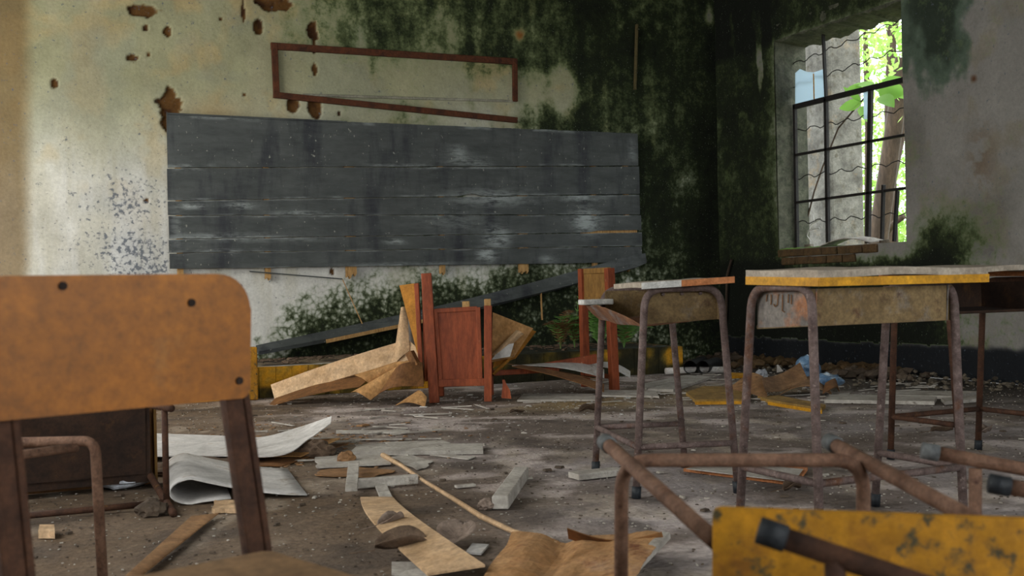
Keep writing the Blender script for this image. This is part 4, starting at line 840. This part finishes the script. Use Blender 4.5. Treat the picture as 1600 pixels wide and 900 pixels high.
flat('floor_board', 'second long slat behind the pale green one', 'board', [(5.114,5.539,0.000), (5.397,5.222,0.000), (5.756,5.354,0.000), (5.383,5.700,0.000)], .02, 'greywood')
flat('floor_board', 'short slat end right of the long green slat', 'board', [(5.113,5.018,0.000), (5.408,5.023,0.000), (5.573,5.185,0.000), (5.254,5.186,0.000)], .02, 'greywood')
flat('floor_board', 'yellowish slat lying far back by the corner rubble', 'board', [(5.220,7.340,0.000), (5.353,7.305,0.000), (5.499,7.504,0.000), (5.451,7.629,0.000)], .02, 'yellow')
tag(mesh_obj('white_tube', *tube_vf([(5.061,7.999,0.030), (5.317,7.956,0.030), (5.503,7.790,0.030)], .028, 10), MT['plywhite'], smooth=True), 'white rolled paper tube at the end of the platform', 'tube')
for k, (a, b) in enumerate((((5.304,7.814,0.060), (5.645,8.102,0.060)), ((5.226,7.885,0.060), (5.646,8.316,0.060)))):
    tag(mesh_obj('black_pipe', *tube_vf([a, b], .055, 14, False), MT['pipe'], smooth=True), ('open black pipe end in the dark corner, right one', 'open black pipe end in the dark corner, left one')[k], 'pipe')
sheet('cardboard', 'folded brown cardboard flap lying between the two desks', 'cardboard', [(4.423,6.222,0.052), (4.444,5.827,0.014), (4.634,6.125,0.128), (4.610,6.246,0.147)], 'card', .01)
sheet('cardboard', 'upturned cardboard trough beside the blue plastic', 'cardboard', [(4.461,5.874,0.054), (4.904,6.001,0.104), (4.990,6.182,0.201), (4.564,6.047,0.128)], 'card', -.03, 14, 6)
sheet('cardboard', 'brown cardboard sheet under the right desk, its end curled open', 'cardboard', [(4.594,5.923,0.018), (4.915,5.776,0.018), (5.087,6.027,0.066), (4.882,6.121,0.045)], 'card', .06, 14, 6)
sheet('cardboard', 'dark end of curled cardboard behind the right desk leg', 'cardboard', [(4.791,5.722,0.030), (5.028,5.834,0.024), (5.141,6.002,0.048), (4.945,5.872,0.085)], 'tandark', .05)
sheet('white_scrap', 'small upright white paper corner in the far rubble', 'paper', [(5.160,6.654,0.094), (5.202,6.634,0.103), (5.169,6.649,0.150), (5.161,6.653,0.150)], 'plywhite')
def crumple(name, label, cat, c, size, m, seed, parent=None):
    bm = bmesh.new(); bmesh.ops.create_icosphere(bm, subdivisions=3, radius=1); rg = np.random.RandomState(seed); bm.verts.index_update()
    v = np.array([x.co[:] for x in bm.verts]); k = 1 + .55 * (fbm(v[:, 0] + 5, v[:, 1] * 1.3 + v[:, 2] * 2 + 5, 2.6, 4, sx=seed) - .5) * 2 * .7
    v = v * k[:, None] * V(size) + V(c); v[:, 2] = np.maximum(v[:, 2], .001); fs = [[x.index for x in f.verts] for f in bm.faces]; bm.free()
    return tag(mesh_obj(name, v, fs, MT[m]), label, cat)
crumple('plastic_bag', 'crumpled blue plastic bag in the rubble by the cardboard trough', 'bag', (5.069,6.200,0.135), (.07, .09, .10), 'plastic', 3)
crumple('plastic_bag', 'flat blue plastic scrap right of the crumpled bag', 'bag', (5.054,5.987,0.084), (.11, .08, .05), 'plastic', 4)
crumple('wrapper', 'shiny crumpled wrapper on the floor behind the orange chair', 'wrapper', (0.448,4.673,0.030), (.09, .05, .03), 'foil', 5)
crumple('wrapper', 'grey crumpled wrapper lying beside the fanned slats', 'wrapper', (5.378,7.125,0.030), (.05, .04, .05), 'foil', 6)
crumple('rag', 'brown clump of rotted paper at the curled sheet', 'rag', (1.326,5.112,0.020), (.09, .07, .05), 'leafbrown', 7)
crumple('rag', 'grey lint clump under the tipped desk leg', 'rag', (0.476,4.063,0.020), (.05, .04, .035), 'gritdk', 8)
crumple('rag', 'brown rotted paper heap below the long white sheet', 'rag', (0.761,5.031,0.015), (.24, .12, .03), 'leafbrown', 9)
crumple('rag', 'small orange-brown paper lump near the flat grey plank', 'rag', (1.397,4.835,0.020), (.04, .03, .03), 'card', 10)
crumple('rag', 'small crumpled brown paper next to the square timber', 'rag', (1.515,3.553,0.015), (.03, .03, .022), 'leafdead', 11)

# left floor: long white sheet curling up, rolled sheet
def ribbon_vf(na, fa, n=28, nv=6, th=.004, sag=0.0):
    na, fa = np.array([V(p) for p in na]), np.array([V(p) for p in fa]); t = np.linspace(0, len(na) - 1, n + 1)
    def ev(P, x):
        i = min(int(x), len(P) - 2); f = x - i; m0 = (P[min(i + 1, len(P) - 1)] - P[max(i - 1, 0)]) / 2; m1 = (P[min(i + 2, len(P) - 1)] - P[i]) / 2
        return P[i] * (2 * f ** 3 - 3 * f * f + 1) + m0 * (f ** 3 - 2 * f * f + f) + P[i + 1] * (3 * f * f - 2 * f ** 3) + m1 * (f ** 3 - f * f)
    A, B = [ev(na, x) for x in t], [ev(fa, x) for x in t]
    v, f = sheet_vf((0, 0, 0), (1, 0, 0), (1, 1, 0), (0, 1, 0), n, nv, None, th); W = n + 1; M_ = W * (nv + 1); v = v.copy()
    for j in range(nv + 1):
        for i in range(W):
            b = j / nv; p = A[i] * (1 - b) + B[i] * b + V(0, 0, sag * math.sin(b * math.pi)); v[j * W + i] = p; v[M_ + j * W + i] = p - V(0, 0, th)
    return v, f
tag(mesh_obj('white_sheet', *ribbon_vf([(0.377,5.492,0.030), (0.871,5.192,0.030), (1.121,4.931,0.045), (1.300,5.124,0.080), (1.450,5.276,0.128)], [(0.474,6.398,0.040), (0.999,5.943,0.030), (1.199,5.718,0.030), (1.389,5.689,0.068), (1.480,5.372,0.150)]), MT['plywhite']), 'long whitish hardboard sheet lying on the floor, right end curled up', 'hardboard')
sheet('tan_sheet', 'tan hardboard sheet showing beneath the long whitish one', 'hardboard', [(1.031,5.137,0.012), (1.234,5.009,0.020), (1.482,5.228,0.060), (1.267,5.522,0.012)], 'tan', .005)
sheet('tan_sheet', 'darker lower sheet beneath the tan one', 'hardboard', [(0.963,4.941,0.004), (1.118,4.883,0.004), (1.548,5.318,0.020), (1.228,5.356,0.004)], 'tandark', .005)
def roll():
    prof = []                                    # cross-section: flat tail, then curled back over itself
    for i in range(8): prof.append((.60 - .60 * i / 8, .07 * math.sin(min(1, i / 8 * 1.0) * 1.5)))
    for i in range(15):
        a = math.pi / 2 + math.pi * 1.0 * i / 14; prof.append((.0 + .075 * math.cos(a), .043 * math.sin(a) + .046))
    for i in range(1, 5): prof.append((.05 * i, .006 + .002 * i))
    # the first points join the top of the curl
    prof = [(x, .004 + (.085 * (1 - x / .60) ** 1.5)) for x, z in prof[:8]] + prof[8:]
    O, E, Dp = V((0.632,4.195,0.000)), V((1.036,4.120,0.000)), V((0.718,4.890,0.000)); ex_ = nrm(E - O); dv = Dp - O; L_ = np.linalg.norm(E - O)
    vs, fs = [], []; nv = 6
    for j in range(nv + 1):
        for (x, z) in prof:
            x2 = x / .60 * L_ if x > 0 else x; p = O + ex_ * x2 + dv * (j / nv) * (1 - .05 * x / .6); vs.append((p[0], p[1], max(z, .002)))
    W = len(prof)
    for j in range(nv):
        for i in range(W - 1): a = j * W + i; fs.append((a, a + 1, a + W + 1, a + W))
    return vs, fs
ro = tag(mesh_obj('rolled_sheet', *roll(), MT['plywhite'], smooth=True), 'whitish sheet curled into an open roll behind the chair leg', 'hardboard')
sm = ro.modifiers.new('thickness', 'SOLIDIFY'); sm.thickness = .004; sm.offset = 1
sheet('paper_strip', 'long twisted brown paper strip on the floor by the orange chair', 'paper', [(0.293,3.094,0.030), (0.332,3.197,0.002), (0.689,3.941,0.010), (0.582,3.873,0.020)], 'card', .03, 16, 4, .002)
flat('paper_scrap', 'small pale torn card next to the curled roll', 'paper', [(0.664,3.988,0.000), (0.752,3.922,0.000), (0.787,4.100,0.000), (0.706,4.150,0.000)], .015, 'ply', .0, .01, 2)
flat('paper_scrap', 'small pale block on the dark floor behind the chair post', 'paper', [(0.108,3.857,0.000), (0.155,3.829,0.000), (0.158,3.935,0.000), (0.115,3.960,0.000)], .025, 'ply', 0)
# middle floor: planks, strips, sticks
flat('floor_plank', 'long flat grey plank on the open floor', 'plank', [(1.473,5.033,0.000), (2.007,4.729,0.000), (2.093,4.939,0.000), (1.578,5.257,0.000)], .018, 'greywood')
flat('floor_plank', 'thin grey lath just behind the long flat plank', 'plank', [(1.717,5.190,0.000), (1.996,5.108,0.000), (1.992,5.218,0.000), (1.726,5.316,0.000)], .01, 'greywood')
flat('floor_plank', 'thin pale lath far behind the long flat plank', 'plank', [(1.632,5.843,0.000), (1.965,5.614,0.000), (1.991,5.690,0.000), (1.655,5.922,0.000)], .01, 'greywood')
flat('floor_plank', 'pale offcut poking out below the long flat plank', 'plank', [(1.786,4.828,0.000), (1.884,4.607,0.000), (1.942,4.658,0.000), (1.863,4.801,0.000)], .004, 'greywood')
flat('floor_sheet', 'thin grey sheet corner left of the long stick', 'hardboard', [(1.233,4.717,0.000), (1.535,4.644,0.000), (1.605,4.947,-0.000), (1.299,5.010,0.000)], .006, 'greywood', .004, .01, 3)
flat('floor_sheet', 'thin brown sheet lying below the grey sheet corner', 'hardboard', [(1.187,4.555,0.000), (1.367,4.387,0.000), (1.504,4.485,0.000), (1.399,4.670,0.000), (1.233,4.677,0.000)], .004, 'card', 0, .012, 4)
flat('floor_sheet', 'grey triangular sheet under the upper end of the long stick', 'hardboard', [(1.616,4.870,0.000), (1.589,4.469,0.000), (1.639,4.496,0.000), (1.729,4.644,0.000), (1.706,4.880,0.000)], .004, 'greywood', 0, .008, 5)
tag(mesh_obj('wood_bar', *bar_vf((1.234,4.180,0.020), (1.483,4.158,0.020), .035, .035, bev=.004), MT['greywood']), 'grey square bar lying across the floor', 'bar')
tag(mesh_obj('wood_lath', *bar_vf((1.169,3.997,0.030), (1.345,4.551,0.045), .045, .01, bev=.002), MT['greywood']), 'short pale lath crossing the left end of the grey bar', 'lath')
tag(mesh_obj('wood_lath', *bar_vf((1.342,4.193,0.008), (1.251,3.824,0.008), .045, .01, bev=.002), MT['greywood']), 'short grey lath at the top of the pale plywood strip', 'lath')
st = [(1.564,4.838,0.020), (1.526,4.464,0.025), (1.490,4.120,0.020), (1.451,3.711,0.020), (1.405,3.349,0.025), (1.409,3.110,0.020), (1.434,2.867,0.030)]
tag(mesh_obj('long_stick', *tube_vf(st, [.012, .008, .007, .008, .009, .008, .005], 6), MT['ply']), 'long thin pale splintered stick slanting across the floor', 'stick')
tb = V((1.551,3.516,0.000)), V((1.880,4.046,0.000))
tag(mesh_obj('timber_block', *bar_vf(tb[0] + V(0, 0, .025), tb[1] + V(0, 0, .025), .058, .046, bev=.005), MT['greywood']), 'square weathered timber block lying alone on the floor', 'timber')
tag(mesh_obj('small_board', *bar_vf(V((2.047,3.923,0.000)) + V(0, 0, .013), V((2.259,3.930,0.000)) + V(0, 0, .013), .085, .024, bev=.003), MT['greywood']), 'small whitish board by the feet of the middle desk', 'board')
tag(mesh_obj('small_lath', *bar_vf(V((1.575,3.987,0.000)) + V(0, 0, .006), V((1.654,3.986,-0.000)) + V(0, 0, .006), .03, .01, bev=.002), MT['greywood']), 'tiny lath on bare floor between stick and timber', 'lath')
sheet('plywood_strip', 'curved pale plywood strip in the floor foreground', 'plywood', [(1.178,3.915,0.012), (1.295,3.906,0.004), (1.117,2.637,0.050), (0.998,2.737,0.020)], 'ply', 0, 6, 16, .006, fn=lambda u, v: V(-.05 * math.sin(v * math.pi), 0, .03 * math.sin(v * math.pi)))
flat('floor_sheet', 'pale card under the near end of the plywood strip', 'hardboard', [(0.941,2.859,0.000), (1.019,2.777,0.000), (1.045,2.958,0.000), (0.986,2.992,0.000)], .003, 'greywood')
flat('floor_sheet', 'pale offcut between dry leaf and rusty sheet', 'hardboard', [(1.206,2.985,0.000), (1.238,2.949,0.000), (1.301,3.039,0.000), (1.265,3.079,0.000)], .006, 'plywhite')
sheet('rusty_sheet', 'buckled orange rusted sheet on the floor in the foreground', 'metal sheet', [(1.014,2.489,0.020), (1.346,2.303,0.050), (1.687,2.703,0.060), (1.344,2.968,0.050)], 'rustsheet', 0, 30, 18, .003,
      fn=lambda u, v: V(0, 0, .036 * fbm(np.array([u * 4.2]), np.array([v * 3.1]), 1, 4, sx=41)[0] - .02 - .03 * math.exp(-((u - .36) / .1) ** 2) * v))
sheet('rusty_sheet', 'curled brown rim piece at the back of the rusted sheet', 'metal sheet', [(1.457,2.832,0.045), (1.671,2.673,0.055), (1.666,2.672,0.070), (1.431,2.788,0.085)], 'tandark', .03, 16, 3, .003)
tag(mesh_obj('grey_lath', *bar_vf(V((1.490,2.523,0.030)), V((1.706,2.716,0.050)), .03, .02, bev=.003), MT['greywood']), 'grey lath along the right edge of the rusted sheet', 'lath')
flat('thin_board', 'thin board with orange edge flat under the two desks', 'board', [(2.507,3.846,0.000), (2.675,3.349,0.000), (2.938,3.607,0.000), (2.759,3.976,0.000)], .012, 'orangeedge')
flat('paper_scrap', 'grey dusty skin on the thin orange-edged board', 'paper', [(2.493,3.805,0.012), (2.657,3.343,0.012), (2.867,3.548,0.012), (2.710,3.896,0.012)], .003, 'greywood', .004)
# dry leaves
def dry_leaf(label, c, L, W, yaw, m, curl, seed, z0=0.0, tilt=0.0):
    vs, fs = [], []; n = 12; k = 9; rg = np.random.RandomState(seed); ca, sa = math.cos(yaw), math.sin(yaw)
    for i in range(n + 1):
        a = i / n; w = W * .5 * math.sin(math.pi * min(1, a * .94 + .04)) ** .7
        for j in range(k):
            b = (j / (k - 1) - .5) * 2; x = (a - .5) * L; y = b * w; z = .008 + curl * abs(b) ** 1.6 * w * 1.3 + .004 * math.sin(a * 7 + seed) + .003 * math.sin(b * 9 + a * 5) + tilt * (L * .5 + (x * ca - y * sa) * .417 + (x * sa + y * ca) * .909)
            vs.append((c[0] + x * ca - y * sa, c[1] + x * sa + y * ca, z0 + max(.004, z + .002 * rg.rand())))
    for i in range(n):
        for j in range(k - 1): q = i * k + j; fs.append((q, q + 1, q + k + 1, q + k))
    T = thing('dry_leaf', label, 'leaf', (c[0], c[1], 0), 'dry leaves on the floor')
    o = mesh_obj('blade', vs, fs, MT[m], T, smooth=True); s_ = o.modifiers.new('thickness', 'SOLIDIFY'); s_.thickness = .0015
    e = V(c[0] - .5 * L * ca, c[1] - .5 * L * sa, z0 + .012); mesh_obj('stalk', *tube_vf([e, e + V(-ca * .07, -sa * .07, -.004)], .0018, 5), MT[m], T)
dry_leaf('large round grey dry leaf beside the plywood strip', (1.232,3.118,0.000), .15, .12, .9, 'leafdead', .35, 1, 0.0, .24)
dry_leaf('curled brown dry leaf on the near edge of the plywood strip', (1.021,3.006,0.000), .15, .09, -.3, 'leafbrown', .8, 2, .02, .15)
dry_leaf('small crumpled dry leaf on the left edge of the plywood strip', (1.084,3.284,0.000), .10, .05, .4, 'leafdead', 1.0, 3, .04)
dry_leaf('brown dry leaf on bare floor under the right desk', (2.612,3.296,-0.000), .09, .05, .2, 'leafbrown', .9, 4)
dry_leaf('dark curled leaf lying on the dusty floor before the grey board', (3.233,5.978,0.000), .14, .07, .1, 'leafbrown', .8, 5)
dry_leaf('small dark leaf on the dusty floor in front of the cabinet', (2.834,6.144,0.000), .10, .05, .1, 'leafbrown', .5, 6)
dry_leaf('brown leaf right of the yellow desk, behind its leg', (4.195,4.137,0.000), .13, .05, -.1, 'leafbrown', .8, 7)
dry_leaf('pale dry leaf near the foot of the desk at right edge', (4.326,3.990,-0.000), .10, .06, .3, 'leafdead', 1.0, 8)
# ferns rooted on the platform
def fern(label, c, specs, seed):
    T = thing('fern', label, 'fern', c, 'ferns on the platform'); rg = np.random.RandomState(seed)
    for (yaw, L, rise, dead) in specs:
        d = V(math.cos(yaw), math.sin(yaw), 0); s = V(-d[1], d[0], 0); vs, fs = [], []; n = 16; pts = []
        for i in range(n + 1):
            a = i / n; pts.append(V(c) + d * L * (.25 * a + .35 * a * a) + V(0, 0, rise * 1.6 * (1.5 * a - .95 * a * a)))
        vs, fs = tube_vf(pts, [.004 * (1 - .7 * i / n) for i in range(n + 1)], 4); vs = list(vs)
        for i in range(2, n):
            a = i / n; t = nrm(pts[i + 1 if i < n else i] - pts[i - 1]); w = L * .24 * math.sin(math.pi * (a * .85 + .1)) + .01
            for k in (-1, 1):
                q = s * k + t * .45 + V(0, 0, -.25 if dead else -.1) + rg.normal(size=3) * .08; q = nrm(q); h = t * L * .013; b = len(vs)
                vs += [pts[i] - h, pts[i] + q * w * .6 - h * 1.0, pts[i] + q * w, pts[i] + q * w * .6 + h, pts[i] + h]; fs.append((b, b + 1, b + 2, b + 3, b + 4))
        mesh_obj('frond', vs, fs, MT['fernold' if dead else 'fern'], T)
PT = .225
def fx(seed, n, L0, L1, r0, r1, dead=.25):
    rg = np.random.RandomState(seed); return [(rg.uniform(-3.6, .5), rg.uniform(L0, L1), rg.uniform(r0, r1), rg.rand() < dead) for _ in range(n)]
fern('small fern with brown drooping fronds, leftmost on the platform', ((4.363,8.544,0.225)), fx(1, 10, .2, .34, .22, .40, .6), 1)
fern('fern with one tall upright frond beside the red post', ((4.541,8.625,0.225)), fx(2, 9, .22, .36, .18, .38, .4) + [(-.2, .34, .62, False)], 2)
fern('bushy green fern between the two red posts', ((4.596,8.292,0.225)), fx(3, 15, .28, .46, .22, .48, .15), 3)
fern('green fern spreading right of the red posts over the platform', ((4.841,8.298,0.225)), fx(4, 13, .28, .48, .15, .36, .25), 4)

# yellow post stub at the left end of the view of the platform
tag(mesh_obj('yellow_stub', *aabb_vf(*sorted(((1.616,8.050,0.364)[0], (1.684,8.050,0.362)[0])), 8.03, 8.12, 0, .375, .008), MT['yellowmould']), 'short yellow painted board end standing behind the orange chair', 'board')

# ------------------------------------------------------------------ rubble and grit
def lump(c, s, seed):
    rg = np.random.RandomState(seed); bm = bmesh.new(); bmesh.ops.create_icosphere(bm, subdivisions=1, radius=1); bm.verts.index_update()
    v = np.array([x.co[:] for x in bm.verts]) * V(s) * rg.uniform(.65, 1.25, (len(bm.verts), 1)); a = rg.uniform(0, 6.28); v[:, :2] = v[:, :2] @ np.array([[math.cos(a), -math.sin(a)], [math.sin(a), math.cos(a)]])
    f = [[x.index for x in q.verts] for q in bm.faces]; bm.free(); v = v + V(c); v[:, 2] = np.maximum(v[:, 2], .0); return v, f
rg = np.random.RandomState(12); vf = []
for k in range(420):      # heap of crumbled plaster along the wall foot in the corner
    y = rg.uniform(5.4, 8.9); x = RX - .05 - abs(rg.normal()) * .38; s = rg.uniform(.006, .022); vf.append(lump((x, y, s * .5 + max(0, .05 - (RX - x) * .1) * rg.rand()), (s * 1.4, s, s * .7), k))
for k in range(160):
    x = rg.uniform(5.2, 6.4); y = 9.15 - abs(rg.normal()) * .3; s = rg.uniform(.008, .03); vf.append(lump((x, y, s * .5), (s * 1.4, s, s * .7), 900 + k))
tag(mesh_obj('plaster_rubble', *join(*vf), MT['stone']), 'crumbled plaster rubble along the foot of the right wall', 'rubble', kind='stuff')
for k, (p, s, m, lb) in enumerate((((6.272,8.896,0.000), .16, 'gritdk', 'low dark mound of earth in the corner behind the middle desk'), ((6.297,8.201,0.000), .20, 'brick', 'ochre crumbled brick heap under the window by the white paper corner'),
                                    ((6.291,7.157,0.000), .14, 'brick', 'ochre crumbled brick heap under the near end of the window'), ((6.147,6.708,0.000), .18, 'gritdk', 'dark heap of dirt at the foot of the right wall'))):
    tag(mesh_obj('dirt_heap', *join(*[lump((p[0] + rg.normal() * s * .8, p[1] + rg.normal() * s * .9, .01 + .05 * rg.rand()), (.09 * rg.uniform(.4, 1), .08 * rg.uniform(.4, 1), .035), 500 + 60 * k + i) for i in range(46)]), MT[m]), lb, 'rubble heap', kind='stuff')
def chips(name, n, seed, smin, smax, m, lb, region, th=.35):
    rg = np.random.RandomState(seed); vs, fs = [], []
    for i in range(n):
        x, y = region(rg); s = rg.uniform(smin, smax) * (1 + 2.2 * (rg.rand() < .04)); a = rg.uniform(0, 6.28); d = V(math.cos(a), math.sin(a), 0) * s; e = V(-math.sin(a), math.cos(a), 0) * s * rg.uniform(.25, .8); p = V(x, y, .0); h = V(0, 0, s * th + .001); k = len(vs)
        vs += [p - d - e, p + d - e * .6, p + d * .8 + e, p - d * .7 + e, p - d * .8 - e * .8 + h, p + d * .8 - e * .5 + h, p + d * .6 + e * .8 + h, p - d * .6 + e * .7 + h]
        fs += [(k + 4, k + 5, k + 6, k + 7), (k, k + 1, k + 5, k + 4), (k + 1, k + 2, k + 6, k + 5), (k + 2, k + 3, k + 7, k + 6), (k + 3, k, k + 4, k + 7)]
    return tag(mesh_obj(name, vs, fs, MT[m]), lb, 'grit', kind='stuff')
def all_floor(rg): d = rg.rand() ** .8 * 6.6 + 1.8; a = rg.uniform(-.45, .45); return .417 * d + .909 * d * a * 1.05, .909 * d - .417 * d * a * 1.05
inside = lambda f: (lambda rg: next(p for p in iter(lambda: f(rg), None) if p[0] < RX - .05 and p[1] < 8.1))
chips('floor_grit', 3800, 1, .002, .006, 'grit', 'pale grit and paint flakes scattered over the floor', inside(all_floor))
chips('floor_dirt', 3600, 2, .002, .007, 'gritdk', 'dark crumbs of dirt scattered over the floor', inside(all_floor))
chips('paint_flakes', 900, 3, .003, .011, 'whitepaint', 'white paint flakes scattered towards the back of the room', lambda rg: (rg.uniform(2.2, 6.2), rg.uniform(5.6, 8.1)), .12)
chips('wood_chips', 400, 4, .005, .018, 'card', 'brown wood chips among the boards on the left floor', lambda rg: (rg.normal() * .35 + 1.35, rg.normal() * .45 + 5.6), .15)
chips('platform_litter', 900, 5, .005, .022, 'leafbrown', 'crumbled leaf litter along the back of the platform', lambda rg: (rg.uniform(1.0, 5.3), 9.17 - abs(rg.normal()) * .28 if rg.rand() < .75 else rg.uniform(8.3, 9.15)), .2).location.z += PT

rg = np.random.RandomState(77)
for (lb, n, reg) in (('thin splinters and laths strewn among the boards on the left floor', 22, lambda: (rg.uniform(1.2, 2.1), rg.uniform(4.9, 6.6))), ('thin splinters strewn in the litter behind the desks', 60, lambda: (rg.uniform(3.9, 6.1), rg.uniform(5.6, 7.9))), ('thin splinters strewn on the floor before the red cabinet', 10, lambda: (rg.uniform(1.9, 3.6), rg.uniform(6.2, 6.9)))):
    vf = []
    for k in range(n):
        x, y = reg(); a = rg.normal() * .6 - .4; L = rg.uniform(.04, .16); d = V(math.cos(a), math.sin(a), 0) * L
        vf.append(bar_vf(V(x, y, .005) - d, V(x, y, .005 + rg.uniform(0, .008)) + d, rg.uniform(.006, .022), .006, bev=0))
    tag(mesh_obj('wood_splinters', *join(*vf), MT['greywood']), lb, 'splinters', kind='stuff')
